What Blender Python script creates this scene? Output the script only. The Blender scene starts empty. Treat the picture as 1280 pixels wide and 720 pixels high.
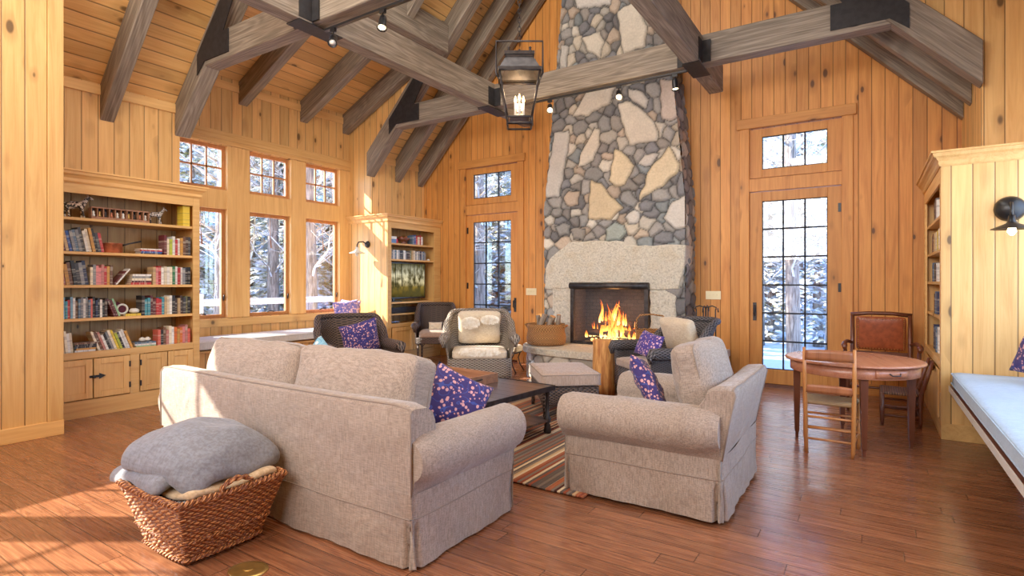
import bpy, bmesh, math, random
from math import sin, cos, pi, radians as rad, sqrt, atan2, floor as fl
from mathutils import Vector, Matrix, noise
import numpy as np
random.seed(7)
S = bpy.context.scene
COL = S.collection

# ------------------------------------------------------------------ view geometry (used to read positions off real planes)
CF, CR, FL, HOR, CH = (-.546, .838), (.838, .546), 690.0, 352.0, 1.38
def ray(px):
    t = (px-640)/FL
    return CF[0]+CR[0]*t, CF[1]+CR[1]*t
def on_x(px, x):
    a, b = ray(px); return b*x/a
def xz_on_y(px, py, y):
    a, b = ray(px); d = y/b
    return a*d, CH+d*(HOR-py)/FL

# ------------------------------------------------------------------ node helper
class NT:
    def __init__(s, name):
        s.m = bpy.data.materials.new(name); s.m.use_nodes = True
        s.t = s.m.node_tree; s.t.nodes.clear()
        s.out = s.t.nodes.new('ShaderNodeOutputMaterial')
    def n(s, typ, ins=None, **attrs):
        nd = s.t.nodes.new('ShaderNode'+typ)
        for k, v in attrs.items(): setattr(nd, k, v)
        for k, v in (ins or {}).items():
            if isinstance(v, bpy.types.NodeSocket): s.t.links.new(v, nd.inputs[k])
            else:
                if isinstance(v, tuple) and len(v) == 3 and nd.inputs[k].type == 'RGBA': v = (*v, 1)
                nd.inputs[k].default_value = v
        return nd
    def m_(s, op, a, b=0.0, c=None, clamp=False):
        ins = {0: a, 1: b}
        if c is not None: ins[2] = c
        return s.n('Math', ins, operation=op, use_clamp=clamp).outputs[0]
    def mix(s, f, a, b, mode='MIX'):
        return s.n('Mix', {0: f, 6: a, 7: b}, data_type='RGBA', blend_type=mode).outputs[2]
    def ramp(s, f, stops):
        nd = s.n('ValToRGB', {0: f}); e = nd.color_ramp.elements
        while len(e) < len(stops): e.new(.5)
        for i, (p, c) in enumerate(stops):
            e[i].position = p; e[i].color = (*c, 1) if len(c) == 3 else c
        return nd.outputs[0]
    def noise(s, vec, scale=1, detail=3, rough=.5, dist=0.0):
        return s.n('TexNoise', {'Vector': vec, 'Scale': scale, 'Detail': detail, 'Roughness': rough, 'Distortion': dist}).outputs[0]
    def smooth(s, v, a, b):
        return s.n('MapRange', {0: v, 1: a, 2: b, 3: 0.0, 4: 1.0}, interpolation_type='SMOOTHSTEP').outputs[0]
    def comb(s, x=0.0, y=0.0, z=0.0): return s.n('CombineXYZ', {0: x, 1: y, 2: z}).outputs[0]
    def coord(s, which='Object'):
        tc = s.n('TexCoord').outputs[which]
        sp = s.n('SeparateXYZ', {0: tc}).outputs
        return tc, sp[0], sp[1], sp[2]
    def bump(s, h, strength=.3, dist=.01):
        return s.n('Bump', {'Height': h, 'Strength': strength, 'Distance': dist}).outputs[0]
    def pbr(s, col, rough=.6, **kw):
        ins = {'Base Color': col, 'Roughness': rough}
        ins.update({k.replace('_', ' '): v for k, v in kw.items()})
        p = s.n('BsdfPrincipled', ins)
        s.t.links.new(p.outputs[0], s.out.inputs[0]); return s.m
    def surface(s, sh):
        s.t.links.new(sh, s.out.inputs[0]); return s.m

def srgb(r, g, b):
    f = lambda c: (c/255/12.92) if c/255 <= .04045 else ((c/255+.055)/1.055)**2.4
    return (f(r), f(g), f(b))
def mul(c, k): return tuple(x*k for x in c)

def pine(name, across, grain, width, light, dark, groove=True, knots=1.0, rough=.5, objrand=False, ang=None):
    t = NT(name); tc, x, y, z = t.coord()
    ax = {'X': x, 'Y': y, 'Z': z}
    a, g = ax[across], ax[grain]
    o = ax[[k for k in 'XYZ' if k not in (across, grain)][0]]
    if objrand:
        r0 = t.n('ObjectInfo').outputs['Random']; rr = t.m_('MULTIPLY', r0, 31.7)
    else: rr = t.m_('MULTIPLY', 0.0, 0.0)
    if width:
        aw = t.m_('DIVIDE', a, width); idx = t.m_('FLOOR', aw)
        rnd = t.n('TexWhiteNoise', {'W': t.m_('ADD', idx, .37)}, noise_dimensions='1D').outputs[0]
        fr = t.m_('FRACT', aw)
    else: rnd = t.m_('FRACT', rr)
    off = t.m_('ADD', t.m_('MULTIPLY', rnd, 53.0), rr)
    v = t.comb(t.m_('ADD', t.m_('MULTIPLY', a, 14.0), off), t.m_('MULTIPLY', o, 14.0), t.m_('ADD', t.m_('MULTIPLY', g, .9), off))
    n1 = t.noise(v, 1.0, 4, .6, 1.2)
    v2 = t.comb(t.m_('MULTIPLY', a, 130.0), t.m_('MULTIPLY', o, 130.0), t.m_('MULTIPLY', g, 3.0))
    n2 = t.noise(v2, 1.0, 2, .5)
    f = t.m_('ADD', t.m_('MULTIPLY', n1, .75), t.m_('MULTIPLY', n2, .25))
    c = t.mix(t.smooth(f, .25, .85), light, dark)
    # knots
    vk = t.comb(t.m_('ADD', t.m_('MULTIPLY', a, 7.0), off), t.m_('ADD', t.m_('MULTIPLY', g, 3.2), off), t.m_('MULTIPLY', o, 3.0))
    vo = t.n('TexVoronoi', {'Vector': vk, 'Scale': 1.0, 'Randomness': 1.0})
    vr = t.n('SeparateColor', {0: vo.outputs['Color']}).outputs
    size = t.m_('MULTIPLY', t.smooth(vr[0], .5, 1.0), .24*knots)
    kd = t.m_('DIVIDE', vo.outputs['Distance'], t.m_('ADD', size, .001))
    km = t.m_('SUBTRACT', 1.0, t.smooth(kd, .55, 1.0))
    halo = t.m_('SUBTRACT', 1.0, t.smooth(kd, .9, 2.6))
    if knots:
        c = t.mix(t.m_('MULTIPLY', halo, .4), c, mul(dark, .62))
        c = t.mix(t.m_('MULTIPLY', km, .85), c, mul(dark, .13))
    br = t.m_('ADD', .84, t.m_('MULTIPLY', rnd, .3))
    c = t.mix(1.0, c, t.n('CombineColor', {0: br, 1: t.m_('ADD', br, t.m_('MULTIPLY', rnd, -.02)), 2: br}).outputs[0], 'MULTIPLY')
    h = t.m_('MULTIPLY', n2, .08)
    if width and groove:
        e = t.m_('MULTIPLY', t.m_('MINIMUM', fr, t.m_('SUBTRACT', 1.0, fr)), width)
        gm = t.m_('SUBTRACT', 1.0, t.smooth(e, .002, .007))
        c = t.mix(t.m_('MULTIPLY', gm, .72), c, mul(dark, .16))
        h = t.m_('SUBTRACT', h, gm)
    return t.pbr(c, rough, Normal=t.bump(h, .5, .006))

def beamwood(name, ang=0.0, along_y=False):
    t = NT(name); tc, x, y, z = t.coord()
    if along_y: g, a, o = y, z, x
    else:
        ca, sa = cos(ang), sin(ang)
        g = t.m_('ADD', t.m_('MULTIPLY', x, ca), t.m_('MULTIPLY', z, sa))
        a = t.m_('ADD', t.m_('MULTIPLY', x, -sa), t.m_('MULTIPLY', z, ca)); o = y
    v = t.comb(t.m_('MULTIPLY', a, 3.2), t.m_('MULTIPLY', o, 3.2), t.m_('MULTIPLY', g, .45))
    n1 = t.noise(v, 1.0, 2, .5, .6)
    w = t.m_('SINE', t.m_('MULTIPLY', n1, 85.0))
    v2 = t.comb(t.m_('MULTIPLY', a, 70.0), t.m_('MULTIPLY', o, 70.0), t.m_('MULTIPLY', g, 2.0))
    n2 = t.noise(v2, 1.0, 3, .6)
    f = t.m_('ADD', t.m_('MULTIPLY', w, .07), n2)
    c = t.ramp(f, [(.2, srgb(84, 74, 62)), (.5, srgb(124, 112, 96)), (.8, srgb(160, 148, 130))])
    vo = t.n('TexVoronoi', {'Vector': t.comb(t.m_('MULTIPLY', a, 4.0), t.m_('MULTIPLY', g, 1.1), t.m_('MULTIPLY', o, 3.0)), 'Scale': 1.0}).outputs['Distance']
    c = t.mix(t.m_('SUBTRACT', 1.0, t.smooth(vo, .03, .07)), c, (.012, .01, .008))
    return t.pbr(c, .62, Normal=t.bump(f, .35, .006))

def plain(name, col, rough=.5, metal=0.0, nz=.0, **kw):
    t = NT(name); tc = t.coord()[0]
    n = t.noise(tc, 18.0, 3)
    c = t.mix(t.smooth(n, .3, .7), mul(col, 1-nz), mul(col, 1+nz))
    return t.pbr(c, rough, Metallic=metal, **kw)

def fabric(name, col, col2, fold=.5, thread=260.0, rough=.9):
    t = NT(name); tc, x, y, z = t.coord()
    a = t.noise(t.comb(t.m_('MULTIPLY', x, thread), t.m_('MULTIPLY', z, 16.0), t.m_('MULTIPLY', y, thread*.6)), 1.0, 2, .6)
    b = t.noise(t.comb(t.m_('MULTIPLY', x, 22.0), t.m_('MULTIPLY', z, thread), t.m_('MULTIPLY', y, 70.0)), 1.0, 2, .6)
    f = t.m_('ADD', t.m_('MULTIPLY', a, .5), t.m_('MULTIPLY', b, .5))
    big = t.noise(tc, 3.2, 3, .5, .5)
    c = t.mix(t.smooth(f, .36, .64), col2, col)
    c = t.mix(t.m_('MULTIPLY', t.smooth(big, .4, .75), .18), c, mul(col2, .7))
    b1 = t.bump(big, fold, .07)
    b2 = t.n('Bump', {'Height': f, 'Strength': .25, 'Distance': .003, 'Normal': b1}).outputs[0]
    return t.pbr(c, rough, Normal=b2, Sheen_Weight=.2)

def wicker(name, col, dark, su=.03, sv=.016, rough=.55):
    t = NT(name); uv = t.n('UVMap').outputs[0]
    sp = t.n('SeparateXYZ', {0: uv}).outputs
    r = t.m_('DIVIDE', sp[1], sv); row = t.m_('FLOOR', r)
    par = t.m_('MULTIPLY', t.m_('MODULO', row, 2.0), pi)
    wv = t.m_('SINE', t.m_('ADD', t.m_('MULTIPLY', sp[0], pi/su), par))
    ro = t.m_('ABSOLUTE', t.m_('SINE', t.m_('MULTIPLY', r, pi)))
    h = t.m_('MULTIPLY', t.m_('ADD', t.m_('MULTIPLY', wv, .5), .5), ro)
    nn = t.noise(t.comb(t.m_('MULTIPLY', sp[0], 60.0), t.m_('MULTIPLY', row, 3.1), 0.0), 1.0, 2)
    c = t.mix(t.smooth(h, .05, .6), dark, t.mix(nn, mul(col, .65), mul(col, 1.3)))
    return t.pbr(c, rough, Normal=t.bump(h, .9, .012))

def spotted(name, ground, dot, vine, scale=40.0, size=.42, dens=.12):
    t = NT(name); tc, x, y, z = t.coord()
    wob = t.n('TexNoise', {'Vector': tc, 'Scale': 9.0, 'Detail': 1.0}).outputs[1]
    v = t.n('VectorMath', {0: tc, 1: t.n('VectorMath', {0: wob, 'Scale': .03}, operation='SCALE').outputs[0]}, operation='ADD').outputs[0]
    vo = t.n('TexVoronoi', {'Vector': v, 'Scale': scale, 'Randomness': .75})
    rc = t.n('SeparateColor', {0: vo.outputs['Color']}).outputs[0]
    big = t.m_('ADD', size*.45, t.m_('MULTIPLY', rc, size*.7))
    dm = t.m_('MULTIPLY', t.m_('LESS_THAN', vo.outputs['Distance'], big), t.m_('GREATER_THAN', rc, dens))
    ln = t.noise(v, 7.0, 1)
    vm = t.m_('LESS_THAN', t.m_('ABSOLUTE', t.m_('SUBTRACT', t.m_('FRACT', t.m_('MULTIPLY', ln, 9.0)), .5)), .05)
    c = t.mix(vm, ground, vine); c = t.mix(dm, c, dot)
    n = t.noise(tc, 5.0, 3)
    return t.pbr(c, .85, Normal=t.bump(n, .5, .04), Sheen_Weight=.1)

def emis(name, col, strength):
    t = NT(name); return t.surface(t.n('Emission', {'Color': (*col, 1), 'Strength': strength}).outputs[0])

LT, DK = srgb(234, 190, 118), srgb(204, 148, 78)        # pale pine
LO, DO = srgb(220, 154, 76), srgb(180, 108, 42)         # warmer pine of the fireplace wall
M = {}
M['pine_left'] = pine('pine_left', 'Y', 'Z', .155, LT, DK)
M['pine_back'] = pine('pine_back', 'X', 'Z', .135, LO, DO)
M['pine_return'] = pine('pine_return', 'X', 'Z', .145, LT, DK)
M['pine_ceiling'] = pine('pine_ceiling', 'X', 'Y', .105, LT, DK, knots=1.15)
M['pine_ceiling_low'] = pine('pine_ceiling_low', 'X', 'Y', .15, LT, DK, knots=1.15)
M['pine_v'] = pine('pine_v', 'X', 'Z', 0, LT, DK, objrand=True, knots=.7)
M['pine_hy'] = pine('pine_hy', 'X', 'Y', 0, LT, DK, objrand=True, knots=.7)
M['pine_hx'] = pine('pine_hx', 'Z', 'X', 0, LO, DO, objrand=True, knots=.8)
M['pine_vo'] = pine('pine_vo', 'X', 'Z', 0, LO, DO, objrand=True, knots=.8)
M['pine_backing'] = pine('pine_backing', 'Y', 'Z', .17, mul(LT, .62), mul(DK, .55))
M['pine_plank_y'] = pine('pine_plank_y', 'Y', 'Z', .11, LT, DK)
M['sash'] = pine('sash', 'Y', 'Z', 0, srgb(204, 142, 82), srgb(170, 106, 54), knots=0, objrand=True)
SL = 1.05; ANG = math.atan(SL); SD = .47; ANGD = math.atan(SD)
M['beam_l'] = beamwood('beam_l', ANG); M['beam_r'] = beamwood('beam_r', -ANG)
M['beam_d'] = beamwood('beam_d', ANGD); M['beam_x'] = beamwood('beam_x', 0); M['beam_y'] = beamwood('beam_y', 0, True)
M['steel'] = plain('steel', (.018, .017, .018), .6, .3, .3)
M['black'] = plain('black', (.012, .012, .013), .35, .2)
M['iron'] = plain('iron', (.05, .045, .045), .45, .7, .3)
M['chrome'] = plain('chrome', (.55, .56, .58), .25, 1.0)
M['linen'] = fabric('linen', srgb(170, 155, 141), srgb(132, 118, 106))
M['linen_seam'] = plain('linen_seam', srgb(140, 126, 114), .9)
M['cream'] = fabric('cream', srgb(226, 210, 182), srgb(200, 180, 150))
M['seatwhite'] = fabric('seatwhite', srgb(226, 226, 222), srgb(204, 204, 200), fold=.3)
M['taupe'] = fabric('taupe', srgb(184, 162, 144), srgb(152, 130, 112), fold=.3)
M['purple'] = spotted('purple', srgb(52, 40, 104), srgb(216, 160, 158), srgb(58, 74, 150))
M['purple_small'] = spotted('purple_small', srgb(70, 50, 130), srgb(224, 176, 190), srgb(84, 84, 170), scale=34.0)
M['lilac'] = spotted('lilac', srgb(132, 122, 190), srgb(236, 196, 200), srgb(70, 78, 160), scale=30.0, size=.5, dens=.1)
M['teal_print'] = spotted('teal_print', srgb(120, 170, 190), srgb(232, 226, 210), srgb(60, 110, 150), scale=20.0)
M['fleece'] = fabric('fleece', srgb(132, 138, 148), srgb(112, 114, 122), fold=.7, thread=90.0)
M['blanket_cream'] = fabric('blanket_cream', srgb(206, 182, 146), srgb(180, 154, 118), thread=60.0)
M['wick_dark'] = wicker('wick_dark', srgb(122, 100, 86), srgb(36, 28, 24))
M['wick_grey'] = wicker('wick_grey', srgb(116, 110, 110), srgb(34, 32, 34))
M['wick_lite'] = wicker('wick_lite', srgb(178, 166, 150), srgb(92, 80, 68))
M['wick_tan'] = wicker('wick_tan', srgb(214, 146, 88), srgb(116, 62, 32), su=.02, sv=.013)
M['wick_honey'] = wicker('wick_honey', srgb(214, 158, 92), srgb(128, 78, 36), su=.02, sv=.014)
M['brass'] = plain('brass', srgb(196, 160, 90), .35, .9, .15)
M['copper'] = plain('copper', srgb(190, 116, 84), .35, .6, .3)
M['leather'] = plain('leather', srgb(150, 74, 40), .38, 0, .22)
M['dkwood'] = pine('dkwood', 'X', 'Z', 0, srgb(112, 62, 38), srgb(66, 34, 22), knots=0, objrand=True, rough=.35)
M['mahog'] = pine('mahog', 'X', 'Y', 0, srgb(190, 130, 96), srgb(148, 86, 60), knots=0, objrand=True, rough=.25)
M['maple'] = pine('maple', 'X', 'Z', 0, srgb(204, 140, 76), srgb(158, 92, 44), knots=0, objrand=True, rough=.4)
M['maple_dark'] = pine('maple_dark', 'X', 'Z', 0, srgb(168, 104, 62), srgb(122, 68, 38), knots=0, objrand=True, rough=.4)
M['greywood'] = pine('greywood', 'Y', 'Z', 0, srgb(128, 104, 86), srgb(84, 62, 48), knots=0, objrand=True)
M['darktable'] = pine('darktable', 'Y', 'X', .13, srgb(92, 76, 68), srgb(38, 30, 27), knots=0, rough=.28)
M['tray'] = pine('tray', 'Y', 'X', 0, srgb(178, 128, 92), srgb(120, 78, 52), knots=.5, objrand=True)
M['rush'] = wicker('rush', srgb(214, 184, 136), srgb(130, 100, 64), su=.3, sv=.012)
M['plastic'] = plain('plastic', srgb(236, 222, 180), .4)
M['enamel'] = plain('enamel', srgb(226, 224, 214), .3)
M['snow'] = plain('snow', (.86, .9, .96), .8, 0, .03)
M['candle'] = plain('candle', srgb(240, 236, 224), .5)

def _glass():
    t = NT('window_glass')
    g = t.n('BsdfGlossy', {'Color': (1, 1, 1), 'Roughness': .01}).outputs[0]
    tr = t.n('BsdfTransparent', {'Color': (.97, .98, 1.0)}).outputs[0]
    return t.surface(t.n('MixShader', {0: .05, 1: tr, 2: g}).outputs[0])
M['glass'] = _glass()
def _screen():
    t = NT('fire_screen_mesh')
    g = t.n('BsdfDiffuse', {'Color': (.25, .25, .27)}).outputs[0]
    tr = t.n('BsdfTransparent', {'Color': (1, 1, 1)}).outputs[0]
    return t.surface(t.n('MixShader', {0: .06, 1: tr, 2: g}).outputs[0])
M['screen'] = _screen()

def _floor():
    t = NT('oak_floor'); tc, x, y, z = t.coord()
    W = .115; aw = t.m_('DIVIDE', y, W); idx = t.m_('FLOOR', aw); fr = t.m_('FRACT', aw)
    r1 = t.n('TexWhiteNoise', {'W': t.m_('ADD', idx, .21)}, noise_dimensions='1D').outputs[0]
    xl = t.m_('DIVIDE', t.m_('ADD', x, t.m_('MULTIPLY', r1, 9.0)), 1.5); ix = t.m_('FLOOR', xl); fx = t.m_('FRACT', xl)
    r2 = t.n('TexWhiteNoise', {'Vector': t.comb(idx, ix, 0.0)}, noise_dimensions='3D').outputs[0]
    off = t.m_('MULTIPLY', r2, 41.0)
    n0 = t.noise(t.comb(t.m_('ADD', t.m_('MULTIPLY', x, .9), off), t.m_('ADD', t.m_('MULTIPLY', y, 9.0), off), 0.0), 1.0, 2, .5, .7)
    w = t.m_('SINE', t.m_('MULTIPLY', n0, 60.0))
    n2 = t.noise(t.comb(t.m_('MULTIPLY', x, 2.2), t.m_('MULTIPLY', y, 110.0), off), 1.0, 2, .5)
    f = t.m_('ADD', t.m_('MULTIPLY', w, .13), t.m_('ADD', .2, t.m_('MULTIPLY', n2, .6)))
    c = t.ramp(f, [(.15, srgb(98, 58, 38)), (.5, srgb(134, 84, 56)), (.9, srgb(164, 110, 74))])
    br = t.m_('ADD', .82, t.m_('MULTIPLY', r2, .36))
    c = t.mix(1.0, c, t.n('CombineColor', {0: br, 1: br, 2: br}).outputs[0], 'MULTIPLY')
    e = t.m_('MULTIPLY', t.m_('MINIMUM', fr, t.m_('SUBTRACT', 1.0, fr)), W)
    ex = t.m_('MULTIPLY', t.m_('MINIMUM', fx, t.m_('SUBTRACT', 1.0, fx)), 1.5)
    gm = t.m_('SUBTRACT', 1.0, t.smooth(t.m_('MINIMUM', e, ex), .001, .0045))
    c = t.mix(t.m_('MULTIPLY', gm, .75), c, (.03, .012, .006))
    cup = t.m_('MULTIPLY', t.m_('POWER', t.m_('ABSOLUTE', t.m_('SUBTRACT', t.m_('MULTIPLY', fr, 2.0), 1.0)), 2.0), -.5)
    h = t.m_('ADD', t.m_('SUBTRACT', t.m_('MULTIPLY', n2, .12), gm), cup)
    return t.pbr(c, t.m_('ADD', .2, t.m_('MULTIPLY', n2, .14)), Normal=t.bump(h, .22, .004), Coat_Weight=.25, Coat_Roughness=.12)
M['floor'] = _floor()

def _stone(name, rs=1.0):
    t = NT(name); tc = t.coord()[0]
    c = t.n('Attribute', attribute_name='col').outputs[0]
    n = t.noise(tc, 34.0, 5, .7); n3 = t.noise(tc, 7.0, 3)
    k = t.m_('ADD', .5, t.m_('ADD', t.m_('MULTIPLY', n, .72), t.m_('MULTIPLY', n3, .28)))
    c = t.mix(1.0, c, t.n('CombineColor', {0: k, 1: k, 2: k}).outputs[0], 'MULTIPLY')
    return t.pbr(c, .85, Normal=t.bump(n, .6, .012))
M['stone'] = _stone('stone')
def _granite():
    t = NT('granite_slab'); tc = t.coord()[0]
    n = t.noise(tc, 40.0, 5, .75); n3 = t.noise(tc, 5.0, 3, .6, .6)
    c = t.ramp(n, [(.25, srgb(140, 132, 116)), (.5, srgb(206, 198, 180)), (.75, srgb(230, 222, 204))])
    c = t.mix(t.m_('MULTIPLY', t.smooth(n3, .45, .7), .35), c, srgb(196, 176, 140))
    return t.pbr(c, .85, Normal=t.bump(t.m_('ADD', n, t.m_('MULTIPLY', n3, 2.0)), .8, .02))
M['granite'] = _granite()
def _brick():
    t = NT('soot_brick'); tc, x, y, z = t.coord()
    b = t.n('TexBrick', {'Vector': t.comb(t.m_('ADD', x, y), z, 0.0), 'Color1': (.05, .04, .036, 1), 'Color2': (.075, .06, .055, 1), 'Mortar': (.03, .028, .028, 1), 'Scale': 4.5, 'Mortar Size': .02})
    return t.pbr(b.outputs[0], .9)
M['brick'] = _brick()
def _rug():
    t = NT('striped_rug'); tc, x, y, z = t.coord()
    w = .022; ix = t.m_('FLOOR', t.m_('DIVIDE', x, w))
    r = t.n('TexWhiteNoise', {'W': t.m_('ADD', ix, .5)}, noise_dimensions='1D').outputs[0]
    sl = t.noise(t.comb(x, 0.0, 0.0), 5.0, 2)
    f = t.m_('ADD', t.m_('MULTIPLY', r, .75), t.m_('MULTIPLY', sl, .25))
    nd = t.n('ValToRGB', {0: f}); e = nd.color_ramp.elements; nd.color_ramp.interpolation = 'CONSTANT'
    cols = [(0, srgb(70, 34, 28)), (.16, srgb(140, 70, 44)), (.3, srgb(92, 80, 72)), (.42, srgb(196, 160, 118)), (.54, srgb(124, 108, 94)), (.66, srgb(160, 92, 58)), (.76, srgb(214, 192, 156)), (.86, srgb(60, 50, 48))]
    while len(e) < len(cols): e.new(.5)
    for i, (p, c) in enumerate(cols): e[i].position = p; e[i].color = (*c, 1)
    n = t.noise(t.comb(t.m_('MULTIPLY', x, 90.0), t.m_('MULTIPLY', y, 200.0), 0.0), 1.0, 2)
    k = t.m_('ADD', .75, t.m_('MULTIPLY', n, .5))
    c = t.mix(1.0, nd.outputs[0], t.n('CombineColor', {0: k, 1: k, 2: k}).outputs[0], 'MULTIPLY')
    rib = t.m_('SINE', t.m_('MULTIPLY', x, 2*pi/w))
    return t.pbr(c, .95, Normal=t.bump(t.m_('ADD', rib, n), .6, .004))
M['rug'] = _rug()
def _book():
    t = NT('book_cover'); oi = t.n('ObjectInfo'); tc, x, y, z = t.coord('Generated')
    c = oi.outputs['Color']; r = oi.outputs['Random']
    p1 = t.m_('ADD', .62, t.m_('MULTIPLY', r, .2))
    band = t.m_('LESS_THAN', t.m_('ABSOLUTE', t.m_('SUBTRACT', z, p1)), t.m_('ADD', .03, t.m_('MULTIPLY', r, .07)))
    band2 = t.m_('LESS_THAN', t.m_('ABSOLUTE', t.m_('SUBTRACT', z, .12)), .025)
    txt = t.m_('GREATER_THAN', t.noise(t.comb(t.m_('MULTIPLY', z, 34.0), t.m_('MULTIPLY', r, 50.0), 0.0), 1.0, 1), .56)
    mid = t.m_('MULTIPLY', t.m_('LESS_THAN', t.m_('ABSOLUTE', t.m_('SUBTRACT', z, .42)), .16), txt)
    lum = t.n('RGBToBW', {0: c}).outputs[0]
    ink = t.mix(t.m_('GREATER_THAN', lum, .25), (.75, .7, .55), (.06, .05, .07))
    m = t.m_('MAXIMUM', t.m_('MAXIMUM', band, band2), mid)
    return t.pbr(t.mix(t.m_('MULTIPLY', m, .28), c, ink), .5)
M['book'] = _book()
M['pages'] = plain('pages', srgb(232, 222, 200), .9, 0, .05)
def _flame():
    t = NT('flame'); a = t.n('Attribute', attribute_name='h').outputs[2]
    tc = t.coord()[0]
    n = t.noise(tc, 20.0, 2)
    f = t.m_('ADD', a, t.m_('MULTIPLY', t.m_('SUBTRACT', n, .5), .5))
    c = t.ramp(f, [(0.0, (1, .62, .2)), (.3, (1, .34, .05)), (.75, (1, .16, .015)), (1.0, (.7, .04, .0))])
    lw = t.n('LayerWeight', {'Blend': .35}).outputs[1]
    al = t.m_('MULTIPLY', t.m_('SUBTRACT', 1.0, t.smooth(lw, .35, .95)), t.m_('SUBTRACT', 1.0, t.smooth(f, .6, 1.15)))
    st = t.m_('ADD', 1.1, t.m_('MULTIPLY', t.m_('SUBTRACT', 1.0, f), 2.6))
    e = t.n('Emission', {'Color': c, 'Strength': st}).outputs[0]
    return t.surface(t.n('MixShader', {0: al, 1: t.n('BsdfTransparent').outputs[0], 2: e}).outputs[0])
M['flame'] = _flame()
def _log(name, c1, c2):
    t = NT(name); tc, x, y, z = t.coord()
    n = t.noise(t.comb(t.m_('MULTIPLY', x, 24.0), t.m_('MULTIPLY', y, 24.0), t.m_('MULTIPLY', z, 2.5)), 1.0, 4, .6, .5)
    return t.pbr(t.mix(t.smooth(n, .35, .65), c1, c2), .7, Normal=t.bump(n, .4, .01))
M['stump'] = _log('stump', srgb(222, 164, 92), srgb(168, 102, 46))
M['bark'] = _log('bark', srgb(150, 132, 112), srgb(84, 70, 58))
M['char'] = _log('char', (.03, .022, .02), (.12, .05, .02))
M['embers'] = (lambda t: t.surface(t.n('Emission', {'Color': t.ramp(t.noise(t.coord()[0], 30.0, 3), [(.35, (.1, .01, 0)), (.5, (1, .2, .02)), (.7, (1, .6, .2))]), 'Strength': 3.0}).outputs[0]))(NT('embers'))
def _tree(name, c1, c2, snow):
    t = NT(name); tc = t.coord()[0]
    n = t.noise(tc, 2.3, 4, .7); nz = t.n('SeparateXYZ', {0: t.n('NewGeometry').outputs['Normal']}).outputs[2]
    c = t.mix(t.smooth(n, .35, .65), c1, c2)
    n4 = t.noise(tc, 6.0, 2)
    sm = t.m_('MULTIPLY', t.smooth(t.m_('ADD', t.m_('ABSOLUTE', nz), t.m_('MULTIPLY', t.m_('SUBTRACT', n4, .5), 2.4)), .45, .9), snow)
    return t.pbr(t.mix(sm, c, (.85, .9, .97)), .9)
M['needles'] = _tree('needles', srgb(112, 124, 78), srgb(190, 186, 132), .8)
M['needles_snowy'] = _tree('needles_snowy', srgb(130, 136, 104), srgb(206, 198, 164), 1.0)
M['twigs'] = _tree('twigs', srgb(150, 136, 116), srgb(206, 194, 172), .8)
M['trunk'] = _log('trunk', srgb(172, 160, 148), srgb(104, 92, 82))

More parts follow.
